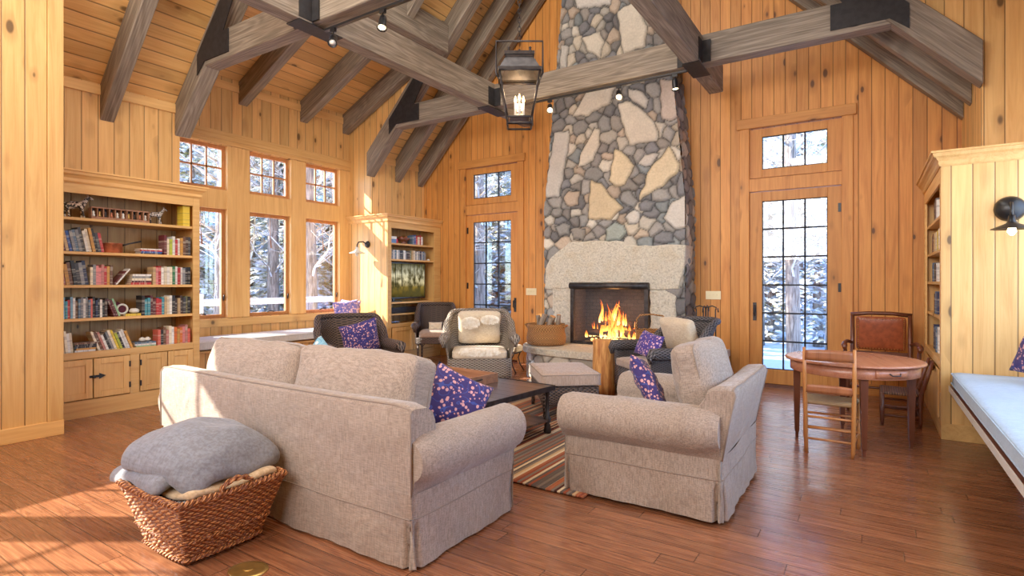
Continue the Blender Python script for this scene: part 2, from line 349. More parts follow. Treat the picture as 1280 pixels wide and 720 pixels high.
# ------------------------------------------------------------------ mesh builder
class MB:
    def __init__(s): s.v = []; s.f = []; s.uv = []; s.mi = []; s.cm = 0; s.sm = []; s.att = []
    def face(s, idx, uvs=None, smooth=False):
        s.f.append(tuple(idx)); s.mi.append(s.cm); s.sm.append(smooth)
        s.uv.append(uvs if uvs else [(0, 0)]*len(idx))
    def pts(s, P):
        b = len(s.v); s.v.extend([tuple(p) for p in P]); return b
    def box(s, x0, x1, y0, y1, z0, z1, mtx=None):
        P = [Vector((x, y, z)) for x in (x0, x1) for y in (y0, y1) for z in (z0, z1)]
        if mtx: P = [mtx @ p for p in P]
        b = s.pts(P); lx, ly, lz = abs(x1-x0), abs(y1-y0), abs(z1-z0)
        for q, (du, dv) in (((0, 1, 3, 2), (lz, ly)), ((4, 6, 7, 5), (ly, lz)), ((0, 4, 5, 1), (lx, lz)), ((2, 3, 7, 6), (lz, lx)), ((0, 2, 6, 4), (ly, lx)), ((1, 5, 7, 3), (lx, ly))):
            if q in ((0, 1, 3, 2),): uv = [(0, 0), (0, dv and lz), (ly, lz), (ly, 0)]
            elif q == (4, 6, 7, 5): uv = [(0, 0), (ly, 0), (ly, lz), (0, lz)]
            elif q == (0, 4, 5, 1): uv = [(0, 0), (lx, 0), (lx, lz), (0, lz)]
            elif q == (2, 3, 7, 6): uv = [(0, 0), (0, lz), (lx, lz), (lx, 0)]
            elif q == (0, 2, 6, 4): uv = [(0, 0), (0, ly), (lx, ly), (lx, 0)]
            else: uv = [(0, 0), (lx, 0), (lx, ly), (0, ly)]
            s.face([b+i for i in q], uv)
        return s
    def grid(s, fn, nu, nv, cu=False, cv=False, ulen=1, vlen=1, smooth=True, cap=False):
        ru, rv = (nu if cu else nu+1), (nv if cv else nv+1)
        b = s.pts([fn(i/nu, j/nv) for i in range(ru) for j in range(rv)])
        I = lambda i, j: b+(i % ru)*rv+(j % rv)
        for i in range(nu):
            for j in range(nv):
                uv = [(i/nu*ulen, j/nv*vlen), ((i+1)/nu*ulen, j/nv*vlen), ((i+1)/nu*ulen, (j+1)/nv*vlen), (i/nu*ulen, (j+1)/nv*vlen)]
                s.face((I(i, j), I(i+1, j), I(i+1, j+1), I(i, j+1)), uv, smooth)
        if cap and cu and not cv:
            s.face([I(i, 0) for i in range(nu)][::-1]); s.face([I(i, nv) for i in range(nu)])
        if cap and cv and not cu:
            s.face([I(0, j) for j in range(nv)]); s.face([I(nu, j) for j in range(nv)][::-1])
        return s
    def tube(s, P, r, n=8, closed=False, cap=True, squash=1.0):
        P = [Vector(p) for p in P]; N = len(P)
        R = r if isinstance(r, (list, tuple)) else [r]*N
        T = []
        for i in range(N):
            a = P[(i-1) % N] if closed or i > 0 else P[i]; c = P[(i+1) % N] if closed or i < N-1 else P[i]
            T.append((c-a).normalized())
        up = Vector((0, 0, 1)) if abs(T[0].z) < .9 else Vector((1, 0, 0))
        nrm = (up-T[0]*up.dot(T[0])).normalized(); b0 = len(s.v); L = 0
        Ls = [0]
        for i in range(N):
            nrm = (nrm-T[i]*nrm.dot(T[i])); nrm = nrm.normalized() if nrm.length > 1e-6 else T[i].orthogonal().normalized()
            bn = T[i].cross(nrm)
            s.pts([P[i]+(nrm*cos(2*pi*k/n)*squash+bn*sin(2*pi*k/n))*R[i] for k in range(n)])
            if i: L += (P[i]-P[i-1]).length; Ls.append(L)
        M_ = N if closed else N-1; Ls.append(L+(P[0]-P[-1]).length)
        for i in range(M_):
            for k in range(n):
                a, c = b0+i*n, b0+((i+1) % N)*n; k2 = (k+1) % n
                w = 2*pi*R[i]/n
                s.face((a+k, a+k2, c+k2, c+k), [(Ls[i], k*w), (Ls[i], (k+1)*w), (Ls[i+1], (k+1)*w), (Ls[i+1], k*w)], True)
        if cap and not closed:
            s.face([b0+k for k in range(n)][::-1]); s.face([b0+(N-1)*n+k for k in range(n)])
        return s
    def lathe(s, prof, n=20, c=(0, 0, 0), mtx=None, smooth=True):
        c = Vector(c); b = len(s.v)
        for r, z in prof:
            P = [Vector((r*cos(2*pi*k/n), r*sin(2*pi*k/n), z)) for k in range(n)]
            if mtx: P = [mtx @ p for p in P]
            s.pts([p+c for p in P])
        L = 0
        for i in range(len(prof)-1):
            dl = math.hypot(prof[i+1][0]-prof[i][0], prof[i+1][1]-prof[i][1]); w = 2*pi*max(prof[i][0], .01)/n
            for k in range(n):
                k2 = (k+1) % n; a, d = b+i*n, b+(i+1)*n
                s.face((a+k, a+k2, d+k2, d+k), [(k*w, L), ((k+1)*w, L), ((k+1)*w, L+dl), (k*w, L+dl)], smooth)
            L += dl
        s.face([b+k for k in range(n)][::-1]); s.face([b+(len(prof)-1)*n+k for k in range(n)])
        return s
    def prism(s, poly, axis, a, b_, mtx=None):
        def mk(p, q):
            if axis == 'Y': return Vector((p[0], q, p[1]))
            if axis == 'X': return Vector((q, p[0], p[1]))
            return Vector((p[0], p[1], q))
        P = [mk(p, a) for p in poly]+[mk(p, b_) for p in poly]
        if mtx: P = [mtx @ p for p in P]
        b = s.pts(P); n = len(poly)
        s.face([b+i for i in range(n)], [tuple(p) for p in poly]); s.face([b+n+i for i in range(n)][::-1], [tuple(p) for p in poly][::-1])
        for i in range(n):
            j = (i+1) % n; L = math.hypot(poly[j][0]-poly[i][0], poly[j][1]-poly[i][1]); w = abs(b_-a)
            s.face((b+i, b+n+i, b+n+j, b+j), [(0, 0), (w, 0), (w, L), (0, L)])
        return s
    def build(s, name, mats, parent=None, bev=0, seg=2, loc=None, rot=None, solid=0, sub=0, recalc=True):
        me = bpy.data.meshes.new(name); me.from_pydata(s.v, [], s.f)
        mats = mats if isinstance(mats, (list, tuple)) else [mats]
        for m in mats: me.materials.append(M[m] if isinstance(m, str) else m)
        uvl = me.uv_layers.new(name='UVMap')
        flat = [c for f in s.uv for p in f for c in p]; uvl.data.foreach_set('uv', flat)
        me.polygons.foreach_set('material_index', s.mi); me.polygons.foreach_set('use_smooth', s.sm)
        if recalc:
            bm = bmesh.new(); bm.from_mesh(me); bmesh.ops.recalc_face_normals(bm, faces=bm.faces); bm.to_mesh(me); bm.free()
        me.update()
        o = bpy.data.objects.new(name, me); COL.objects.link(o)
        if parent: o.parent = parent
        if loc: o.location = loc
        if rot: o.rotation_euler = rot
        if solid: md = o.modifiers.new('s', 'SOLIDIFY'); md.thickness = solid; md.offset = 0
        if bev: md = o.modifiers.new('b', 'BEVEL'); md.width = bev; md.segments = seg; md.limit_method = 'ANGLE'; md.angle_limit = rad(40)
        if sub: md = o.modifiers.new('u', 'SUBSURF'); md.levels = sub; md.render_levels = sub
        return o

def tag(o, label=None, cat=None, group=None, kind=None):
    if label: o['label'] = label
    if cat: o['category'] = cat
    if group: o['group'] = group
    if kind: o['kind'] = kind
    return o
def empty(name, loc=(0, 0, 0), rz=0, label=None, cat=None, group=None, kind=None):
    o = bpy.data.objects.new(name, None); COL.objects.link(o); o.empty_display_size = .1
    o.location = loc; o.rotation_euler = (0, 0, rz); return tag(o, label, cat, group, kind)
def dup(root, loc=None, rz=None, label=None, group=None, scale=None):
    r = root.copy(); COL.objects.link(r)
    if loc is not None: r.location = loc
    if rz is not None: r.rotation_euler = (0, 0, rz)
    if scale: r.scale = scale
    if label: r['label'] = label
    if group: r['group'] = group
    for ch in list(root.children):
        c = ch.copy(); COL.objects.link(c); c.parent = r
        for g in ch.children:
            d = g.copy(); COL.objects.link(d); d.parent = c
    return r
def struct(o, label=None): return tag(o, label, None, None, 'structure')

def rbox(w, d, h, r=.04, n=8, crown=(0, 0, 0), wr=0.0, seed=0, sag=0):
    """soft box: returns MB with a rounded, crowned, slightly wrinkled cushion centred on the origin, z from 0..h"""
    mb = MB(); hw, hd, hh = w/2, d/2, h/2
    def shape(p):
        x, y, z = p
        q = Vector((x*hw, y*hd, z*hh))
        rr = min(r, hw*.98, hd*.98, hh*.98)
        inn = Vector((max(-hw+rr, min(hw-rr, q.x)), max(-hd+rr, min(hd-rr, q.y)), max(-hh+rr, min(hh-rr, q.z))))
        dlt = q-inn
        q = inn+(dlt.normalized()*rr if dlt.length > 1e-9 else dlt)
        q.z += crown[2]*z*(1-x*x)*(1-y*y)*hh; q.y += crown[1]*y*(1-x*x)*(1-z*z)*hd; q.x += crown[0]*x*(1-y*y)*(1-z*z)*hw
        if wr: q += noise.noise_vector(q*6+Vector((seed, seed*2.1, 0)))*wr
        if sag: q.z += -sag*(1-x*x)
        q.z += hh
        return q
    N = [max(4, int(n*k)) for k in (1, 1, 1)]
    seen = {}
    def vid(i, j, k):
        key = (i, j, k)
        if key not in seen:
            f = lambda a: sin((2*a/n-1)*pi/2)*.35+(2*a/n-1)*.65
            seen[key] = mb.pts([shape((f(i), f(j), f(k)))])
        return seen[key]
    for a in range(n):
        for b in range(n):
            for q in (0, n):
                mb.face((vid(a, b, q), vid(a+1, b, q), vid(a+1, b+1, q), vid(a, b+1, q)), [(a/n*w, b/n*d), ((a+1)/n*w, b/n*d), ((a+1)/n*w, (b+1)/n*d), (a/n*w, (b+1)/n*d)], True)
                mb.face((vid(a, q, b), vid(a+1, q, b), vid(a+1, q, b+1), vid(a, q, b+1)), [(a/n*w, b/n*h), ((a+1)/n*w, b/n*h), ((a+1)/n*w, (b+1)/n*h), (a/n*w, (b+1)/n*h)], True)
                mb.face((vid(q, a, b), vid(q, a+1, b), vid(q, a+1, b+1), vid(q, a, b+1)), [(a/n*d, b/n*h), ((a+1)/n*d, b/n*h), ((a+1)/n*d, (b+1)/n*h), (a/n*d, (b+1)/n*h)], True)
    return mb
def welt(w, d, z, r=.006, rc=.03, n=6):
    P = []
    for cx, cy, a0 in ((w/2-rc, d/2-rc, 0), (-w/2+rc, d/2-rc, pi/2), (-w/2+rc, -d/2+rc, pi), (w/2-rc, -d/2+rc, 1.5*pi)):
        for k in range(n+1):
            a = a0+pi/2*k/n; P.append((cx+rc*cos(a), cy+rc*sin(a), z))
    return MB().tube(P, r, 6, closed=True)
def pillow_mb(w=.45, h=.45, t=.14, n=16, seed=1):
    """knife-edge pillow standing in the XZ plane, thickness along Y, centred"""
    mb = MB()
    for sg in (-1, 1):
        def fn(u, v, sg=sg):
            x, z = 2*u-1, 2*v-1
            e = max(0, (1-x*x)*(1-z*z))**.42
            pin = 1-.09*(1-abs(x)**2)*abs(z)**3; pin2 = 1-.09*(1-abs(z)**2)*abs(x)**3
            wob = .012*sin(7*x+seed)*sin(6*z+seed*2)*e
            return (x*w/2*pin2, sg*(t/2*e)+wob, z*h/2*pin)
        mb.grid(fn, n, n, ulen=w, vlen=h)
    return mb
def throw_pillow(name, mat, w, h, t, loc, rot, label, group=None, seed=1):
    mb = pillow_mb(w, h, t, seed=seed)
    o = mb.build(name, mat, loc=loc, rot=rot)
    bm = bmesh.new(); bm.from_mesh(o.data); bmesh.ops.remove_doubles(bm, verts=bm.verts, dist=.0005); bmesh.ops.recalc_face_normals(bm, faces=bm.faces); bm.to_mesh(o.data); bm.free()
    return tag(o, label, 'pillow', group)
# ================================================================== ROOM SHELL
XL, XR, YB, XRG = -7.22, .85, 7.98, -3.185
EA = 3.58                                             # ceiling height at the main walls
zc = lambda x: EA+SL*(min(x, 2*XRG-x)-XL)             # main ceiling height at x
XD, XDW = -5.5, -7.78                                 # dormer ridge line and dormer window wall
zd = lambda x: zc(XD)-SD*(XD-x)                       # dormer ceiling height
mir = lambda x: 2*XRG-x
def wall(name, mat, prisms, label=None):
    mb = MB()
    for poly, ax, a, b in prisms: mb.prism(poly, ax, a, b)
    return struct(mb.build(name, mat), label)
R4 = lambda a0, a1, z0, z1: [(a0, z0), (a1, z0), (a1, z1), (a0, z1)]

mb = MB(); mb.box(-8.0, 2.0, -2.8, 8.15, -.12, 0); struct(mb.build('floor', 'floor'), 'reddish brown polished oak plank floor')
# --- left side
NW = [(-1.35, -.5), (-.25, .85)]                         # windows behind the camera that throw the near sun patches
pr = [(R4(-2.6, 1.95, 0, 1.35), 'X', -6.3, -6.15), (R4(-2.6, 1.95, 2.7, 4.75), 'X', -6.3, -6.15)]
ys = [-2.6]+[v for w in NW for v in w]+[1.95]
for k in range(0, len(ys), 2): pr.append((R4(ys[k], ys[k+1], 1.35, 2.7), 'X', -6.3, -6.15))
wall('wall_left', 'pine_left', pr, 'near knotty pine board wall end beside the tall bookcase')
wall('wall_left.001', 'pine_return', [(R4(-7.3, -6.3, 0, 4.75), 'Y', 1.8, 1.95)])
wall('wall_left.002', 'pine_left', [(R4(1.95, 3.5, 0, 3.62), 'X', -7.4, XL+.002)], 'vertical pine boards above the tall bookcase')
wall('wall_left.003', 'pine_left', [(R4(6.662, 8.1, 0, 3.62), 'X', -7.4, XL)], 'vertical pine boards above the television cabinet')
WIN = [(3.70, 4.42), (4.76, 5.46), (5.74, 6.42)]
ZLO, ZHI = (.86, 2.42), (2.69, 3.33)
wy = [3.5]+[v for w in WIN for v in w]+[6.65]
wall('wall_left.004', 'pine_left', [(R4(3.5, 6.65, ZHI[1], 4.4), 'X', -7.95, XDW), (R4(3.5, 6.65, 0, ZLO[0]), 'X', -7.95, XDW)], 'pine boards above the three tall windows')
mb = MB()
for k in range(0, len(wy), 2): mb.box(-7.95, XDW+.012, wy[k], wy[k+1], ZLO[0], ZHI[1])
for a, b in WIN: mb.box(-7.95, XDW+.010, a, b, ZLO[1], ZHI[0])
struct(mb.build('trim_1', 'pine_v', bev=.004), 'smooth pine posts and rail between the window openings')
mb = MB(); mb.box(XDW, XDW+.045, 3.5, 6.65, 3.40, 3.52); mb.box(XDW, XDW+.03, 3.5, 6.65, 3.34, 3.40)
mb.box(XDW, XDW+.035, 3.5, 6.65, .74, .85)
struct(mb.build('trim_2', 'pine_hy', bev=.004), 'long horizontal pine head trim over the windows')
cheek = [(XDW-.1, 0), (XL-.004, 0), (XL-.004, zc(XL)), (XD, zc(XD)), (XDW-.1, zd(XDW-.1))]
wall('wall_left.005', 'pine_return', [(cheek, 'Y', 6.65, 6.8)], 'pine board return wall beside the last window')
wall('wall_left.006', 'pine_return', [(cheek, 'Y', 3.35, 3.5)])
# --- right side
DY0 = 1.9
cheekr = [(mir(x), z) for x, z in cheek]
wall('wall_right', 'pine_left', [(R4(6.662, 8.1, 0, 3.62), 'X', XR, XR+.15)], 'vertical pine boards above the corner bookcase')
wall('wall_right.001', 'pine_return', [(cheekr, 'Y', 6.65, 6.8)], 'tall pale pine board return wall above the corner bookcase')
wall('wall_right.002', 'pine_return', [(cheekr, 'Y', DY0-.15, DY0)])
wall('wall_right.003', 'pine_left', [(R4(-2.6, DY0, 0, 3.62), 'X', XR, XR+.15)])
XDR = mir(XDW)
RW = [(2.2, 3.3), (3.6, 4.7), (5.0, 6.1)]
pr = [(R4(DY0, 6.65, 0, .86), 'X', XDR, XDR+.15), (R4(DY0, 6.65, 2.6, 4.4), 'X', XDR, XDR+.15)]
ys = [DY0]+[v for w in RW for v in w]+[6.65]
for k in range(0, len(ys), 2): pr.append((R4(ys[k], ys[k+1], .86, 2.6), 'X', XDR, XDR+.15))
wall('wall_right.004', 'pine_left', pr)
wall('wall_front', 'pine_back', [([(-7.4, 0), (1.6, 0), (1.6, 3.0), (XRG, 8.0), (-7.4, 3.5)], 'Y', -2.75, -2.6)])
# --- fireplace wall with two door openings
DL, DR = (-6.20, -5.07), (-1.385, -.305); ZT = 3.43
pr = [(R4(-7.4, DL[0], 0, ZT), 'Y', YB, YB+.16), (R4(DL[1], DR[0], 0, ZT), 'Y', YB, YB+.16), (R4(DR[1], 1.0, 0, ZT), 'Y', YB, YB+.16),
      ([(-7.4, ZT), (1.0, ZT), (mir(XRG)+.0, ZT), (1.0, 3.5), (XRG, 7.9), (-7.4, 3.5)][:2]+[(1.0, 3.5), (XRG, 7.9), (-7.4, 3.5)], 'Y', YB, YB+.16)]
wall('wall_back', 'pine_back', pr, 'orange knotty pine board wall behind the stone chimney')
mb = MB()
# --- ceiling
def slab(name, mat, x0, x1, zf, y0, y1, label=None):
    t = .12
    return wall(name, mat, [([(x0, zf(x0)), (x1, zf(x1)), (x1, zf(x1)+t), (x0, zf(x0)+t)], 'Y', y0, y1)], label)
slab('ceiling', 'pine_ceiling', XD, XRG, zc, -2.7, 8.15, 'steep knotty pine board ceiling left of the ridge')
slab('ceiling.001', 'pine_ceiling', -7.35, XD, zc, -2.7, 3.5)
slab('ceiling.002', 'pine_ceiling', -7.35, XD, zc, 6.662, 8.15)
slab('ceiling.003', 'pine_ceiling_low', XDW-.15, XD, zd, 3.5, 6.65, 'shallow sloping board ceiling above the three windows')
slab('ceiling.004', 'pine_ceiling', XRG, mir(XD), zc, -2.7, 8.15)
slab('ceiling.005', 'pine_ceiling', mir(XD), mir(-7.35), zc, 6.662, 8.15)
slab('ceiling.006', 'pine_ceiling', mir(XD), mir(-7.35), zc, -2.7, DY0)
slab('ceiling.007', 'pine_ceiling_low', mir(XD), mir(XDW-.15), lambda x: zd(mir(x)), DY0, 6.65)
# eave trim boards
mb = MB(); mb.box(XL, XL+.025, 1.95, 3.44, 3.46, 3.57); struct(mb.build('trim_3', 'pine_hy'), 'flat pine trim board where ceiling meets wall over the tall bookcase')
mb = MB(); mb.box(XDW, XDW+.025, 3.5, 6.65, 4.14, 4.25); struct(mb.build('trim_4', 'pine_hy'), 'flat pine trim board where the low ceiling meets the window wall')
mb = MB(); mb.box(XL, XL+.025, 6.7, 7.97, 3.46, 3.57); struct(mb.build('trim_5', 'pine_hy'))
mb = MB(); mb.box(-6.155, -6.125, -2.6, 1.975, 0, .13); mb.box(-6.30, -6.15, 1.95, 1.975, 0, .13)
struct(mb.build('baseboard_left', 'pine_hy', bev=.004), 'pine baseboard at the foot of the near wall end')
mb = MB(); mb.box(-6.2, -6.135, 1.86, 1.975, .13, 4.7); struct(mb.build('trim_6', 'pine_v', bev=.006), 'vertical corner board of the near wall end')
mb = MB(); mb.box(-4.95, -4.46, YB-.02, YB-.001, 0, .14); mb.box(-1.9, -1.47, YB-.02, YB-.001, 0, .14); mb.box(-.2, .5, YB-.02, YB-.001, 0, .14); mb.box(-6.78, -6.3, YB-.02, YB-.001, 0, .14)
struct(mb.build('baseboard_back', 'pine_hx', bev=.003))

# --- rafters, trusses
RD = .40
def rafter(name, y0, w, side, xs=XL, label=None, parent=None, dz=0):
    f = (lambda x: x) if side == 'l' else mir
    poly = [(f(xs), zc(xs)-RD-dz), (f(xs), zc(xs)-.004), (f(XRG), zc(XRG)-.004), (f(XRG), zc(XRG)-RD-dz)]
    o = MB().prism(poly, 'Y', y0, y0+w).build(name, 'beam_l' if side == 'l' else 'beam_r', parent, bev=.008, seg=1)
    return o if parent else struct(o, label)
spots = {2.65: 'dark timber rafter crossing the board ceiling above the tall bookcase', 7.20: 'dark timber rafter between the far truss and the fireplace wall', 7.80: 'dark timber rafter tight against the fireplace wall'}
for y in (-.6, .5, 1.55, 2.65, 7.20, 7.80):
    rafter('ceiling_beam', y, .14, 'l', label=spots.get(y, 'dark timber rafter under the steep ceiling'), xs=XL if y > 1.9 else -6.15)
for y in (-.6, .5, 7.20, 7.80):
    rafter('ceiling_beam', y, .14, 'r', label='dark timber rafter on the bookcase corner side')
for y in (4.59, 5.63):
    rafter('ceiling_beam', y, .14, 'l', xs=XD, label='dark upper rafter running from header beam to ridge')
    rafter('ceiling_beam', y, .14, 'r', xs=XD)
for i, y in enumerate((4.59, 5.63, 6.49)):
    xa, xb = XDW, XD
    poly = [(xa, zd(xa)-.34), (xa, zd(xa)-.004), (xb, zd(xb)-.004), (xb, zd(xb)-.34)]
    struct(MB().prism(poly, 'Y', y, y+.14).build('ceiling_beam', 'beam_d', bev=.008, seg=1), ['first', 'second', 'third'][i]+' low rafter above the windows, counted from the near truss')
    if i < 2: struct(MB().prism([(mir(p[0]), p[1]) for p in poly], 'Y', y, y+.14).build('ceiling_beam', 'beam_r', bev=.008, seg=1))
for f in ((lambda x: x), mir):
    x0, x1 = sorted((f(XD-.09), f(XD+.09)))
    struct(MB().box(x0, x1, 3.64, 6.53, 4.86, 5.30).build('ceiling_beam', 'beam_y', bev=.008, seg=1), 'dark header beam where the low ceiling meets the steep one')
TB, TT = 3.90, 4.23
def truss(y0, label):
    t = empty('ceiling_beam', (0, 0, 0), label=label, kind='structure')
    w = .19
    rafter('rafter', y0, w, 'l', parent=t); rafter('rafter', y0, w, 'r', parent=t)
    xb = XL+(TB-(EA-RD))/SL; xt = XL+(TT-(EA-RD))/SL
    MB().prism([(xb, TB), (mir(xb), TB), (mir(xt), TT), (xt, TT)], 'Y', y0+.004, y0+w-.004).build('tie_beam', 'beam_x', t, bev=.008, seg=1)
    # steel gussets on the camera side
    for f in ((lambda x: x), mir):
        yy = (y0-.012, y0-.001)
        zb = lambda x: zc(x)-RD
        poly = [(xb+.02, TB+.05), (xb+.52, TB+.05), (xb+.52, TT-.02), (xt+.10, TT-.02), (xt+.46, zb(xt+.46)+.06), (xt+.34, zb(xt+.34)+.30), (xb-.14, zb(xb-.14)+.30), (xb-.14, zb(xb-.14)+.06)]
        MB().prism([(f(p[0]), p[1]) for p in poly], 'Y', *yy).build('steel_plate', 'steel', t)
    return t
truss(3.44, 'near timber roof truss with black steel plates'); truss(6.53, 'far timber roof truss whose tie beam crosses the stone chimney')
for i, x in enumerate((-4.64, mir(-4.64))):
    b = empty('ceiling_beam', (0, 0, 0), label=['long timber beam over the lantern side of the room, running toward the fireplace wall', 'long timber beam on the door side, crossing both roof trusses'][i], kind='structure')
    for y0, y1 in ((.9, 3.438), (3.634, 6.528), (6.724, 7.62)):
        MB().box(x-.09, x+.09, y0, y1, TB-.02, TT).build('timber', 'beam_y', b, bev=.008, seg=1)
    for ty in (3.44, 6.53):
        MB().box(x+.091, x+.19, ty-.02, ty-.001, TB, TT-.08).box(x+.091, x+.10, ty-.16, ty-.02, TB, TT-.08).build('steel_plate', 'steel', b)
        MB().box(x-.19, x-.091, ty-.02, ty-.001, TB, TT-.08).box(x-.10, x-.091, ty-.16, ty-.02, TB, TT-.08).build('steel_plate', 'steel', b)
        MB().box(x-.1, x+.1, ty-.16, ty+.35, TB-.032, TB-.021).build('steel_strap', 'steel', b)
struct(MB().box(XRG-.08, XRG+.08, -2.5, 7.95, 7.35, 7.75).build('ceiling_beam', 'beam_y'))

# --- windows on x-planes
def window_x(name, x, y0, y1, z0, z1, nx, nz, out=-1, label=None, fr=.05, mat='sash', crank=False):
    """sash recessed in the wall plane x; out = direction of outdoors"""
    a, b = sorted((x+out*.055, x+out*.105)); g = x+out*.08
    w = struct(MB().box(a, b, y0, y1, z0, z0+fr).box(a, b, y0, y1, z1-fr, z1).box(a, b, y0, y0+fr, z0+fr, z1-fr).box(a, b, y1-fr, y1, z0+fr, z1-fr).build(name, mat, bev=.004), label)
    MB().box(g-.003, g+.003, y0+fr, y1-fr, z0+fr, z1-fr).build('pane', 'glass', w)
    if nx > 1 or nz > 1:
        m = MB(); t = .011
        for i in range(1, nx): yy = y0+fr+(y1-y0-2*fr)*i/nx; m.box(g-.012, g+.012, yy-t, yy+t, z0+fr, z1-fr)
        for i in range(1, nz): zz = z0+fr+(z1-z0-2*fr)*i/nz; m.box(g-.012, g+.012, y0+fr, y1-fr, zz-t, zz+t)
        m.build('muntin', mat, w)
    if crank:
        MB().tube([(x+out*.03, (y0+y1)/2-.05, z0+.055), (x-.0, (y0+y1)/2, z0+.07), (x+.02, (y0+y1)/2+.05, z0+.06)], .010, 6).build('crank_handle', 'iron', w)
        MB().tube([(x+out*.04, y1-fr/2, z0+.25), (x+out*.03, y1-fr/2, z0+.33)], .010, 6).build('latch', 'black', w)
        MB().tube([(x+.01, (y0+y1)/2-.02, z1-.01), (x+.012, (y0+y1)/2-.018, z1-.3), (x+.012, (y0+y1)/2, z1-.52)], [.004, .004, .012], 6).build('shade_cord', 'tray', w)
    return w
n = 1
for i, (a, b) in enumerate(WIN):
    ps = ['nearest the tall bookcase', 'in the middle of the window wall', 'nearest the television cabinet'][i]
    window_x('window_%d' % n, XDW, a, b, *ZLO, 1, 1, label='tall casement window '+ps, crank=True); n += 1
    window_x('window_%d' % n, XDW, a, b, *ZHI, 3, 2, label='small six-pane window high up '+ps); n += 1
for a, b in NW: window_x('window_%d' % n, -6.15, a, b, 1.35, 2.7, 2, 2); n += 1
for a, b in RW: window_x('window_%d' % n, XDR, a, b, .86, 2.6, 2, 3, out=1); n += 1

# --- glazed doors on the fireplace wall
def back_door(k, x0, x1, hinge_right, where):
    # casing trim
    c = MB()
    c.box(x0-.115, x0+.005, YB-.028, YB, 0, ZT); c.box(x1-.005, x1+.115, YB-.028, YB, 0, ZT); c.box(x0, x1, YB-.018, YB+.1, 2.585, 2.755)
    struct(c.build('trim_%d' % (10+k), 'pine_vo', bev=.004), 'pine casing around the glazed door '+where)
    struct(MB().box(x0-.15, x1+.15, YB-.045, YB, ZT, ZT+.135).build('trim_%d' % (12+k), 'pine_hx', bev=.006), 'pine head board over the glazed door '+where)
    def sash(name, z0, z1, st, tr, br, nx, nz, label):
        ya, yb = YB+.012, YB+.06
        m = MB(); m.box(x0, x0+st, ya, yb, z0, z1); m.box(x1-st, x1, ya, yb, z0, z1); m.box(x0+st, x1-st, ya, yb, z1-tr, z1); m.box(x0+st, x1-st, ya, yb, z0, z0+br)
        d = struct(m.build(name, 'pine_vo', bev=.004), label)
        MB().box(x0+st, x1-st, YB+.033, YB+.039, z0+br, z1-tr).build('pane', 'glass', d)
        mm = MB(); t = .010; gx0, gx1, gz0, gz1 = x0+st, x1-st, z0+br, z1-tr
        for i in range(0, nx+1): xx = gx0+(gx1-gx0)*i/nx; mm.box(xx-t, xx+t, YB+.022, YB+.05, gz0, gz1)
        for i in range(0, nz+1): zz = gz0+(gz1-gz0)*i/nz; mm.box(gx0, gx1, YB+.022, YB+.05, zz-t, zz+t)
        mm.build('muntin', 'steel', d); return d
    st = .16
    d = sash('door_%d' % k, .03, 2.575, st, .125, .19, 3, 6, 'tall glazed pine door with eighteen panes '+where)
    hx, kx = (x1-.03, x0+.07) if hinge_right else (x0+.03, x1-.07)
    for z in (.35, 1.25, 2.25): MB().box(hx-.016, hx+.016, YB+.004, YB+.014, z, z+.11).build('hinge', 'black', d)
    MB().box(kx-.022, kx+.022, YB+.002, YB+.012, .86, 1.10).build('handle_plate', 'iron', d)
    MB().tube([(kx, YB-.0, 1.06), (kx, YB-.05, 1.05), (kx, YB-.055, .95), (kx, YB-.01, .93)], .010, 6).build('handle', 'iron', d)
    struct(MB().box(x0, x1, YB-.03, YB+.1, 0, .028).build('trim_%d' % (14+k), 'dkwood'))
    sash('window_%d' % (20+k), 2.765, ZT-.01, st, .11, .11, 3, 1, 'three-pane transom window over the glazed door '+where)
back_door(1, *DL, False, 'between television cabinet and chimney'); back_door(2, *DR, True, 'behind the round table')

# ================================================================== BUILT-INS
def crown_run(mb, path, outn, z0, prof):
    """sweep a crown profile [(out,z)] along a path of (x,y) corners with mitre directions"""
    b = len(mb.v); n = len(prof)
    for (x, y), (nx, ny) in zip(path, outn):
        mb.pts([(x+nx*o, y+ny*o, z0+z) for o, z in prof])
    for i in range(len(path)-1):
        for k in range(n):
            k2 = (k+1) % n; a, c = b+i*n, b+(i+1)*n
            mb.face((a+k, a+k2, c+k2, c+k))
    mb.face([b+k for k in range(n)]); mb.face([b+(len(path)-1)*n+k for k in range(n)][::-1])
CP = [(0, -.03), (0, .10), (.075, .10), (.075, .085), (.062, .08), (.055, .055), (.035, .04), (.02, .015), (.018, -.015), (.008, -.03)]

# tall bookcase by the windows
BX0, BX1, BY0, BY1 = XL+.003, -6.70, 1.97, 3.475
bc = empty('bookcase', (0, 0, 0), label='tall built-in pine bookcase with five shelves beside the windows', cat='bookcase')
for a_ in (BY1-.03, BY0): MB().box(BX0, BX1-.02, a_, a_+.03, 0, 2.38).build('side_panel', 'pine_v', bc, bev=.002)
m = MB(); m.box(BX1-.02, BX1, BY0, BY0+.10, .0, 2.40); m.box(BX1-.02, BX1, BY1-.075, BY1, .0, 2.40); m.box(BX1-.02, BX1, BY0+.10, BY1-.075, 2.27, 2.40); m.box(BX1-.02, BX1, BY0+.10, BY1-.075, .595, .665); m.box(BX1-.02, BX1, BY0+.10, BY1-.075, 0, .175); m.box(BX1-.02, BX1, 2.74, 2.83, .175, .595)
m.build('face_frame', 'pine_hy', bc, bev=.002)
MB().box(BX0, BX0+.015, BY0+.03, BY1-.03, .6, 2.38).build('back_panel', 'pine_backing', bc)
MB().box(BX0, BX1-.02, BY0+.03, BY1-.03, 2.38, 2.40).build('top_panel', 'pine_hy', bc)
SHZ = [2.03, 1.685, 1.345, 1.005, .64]
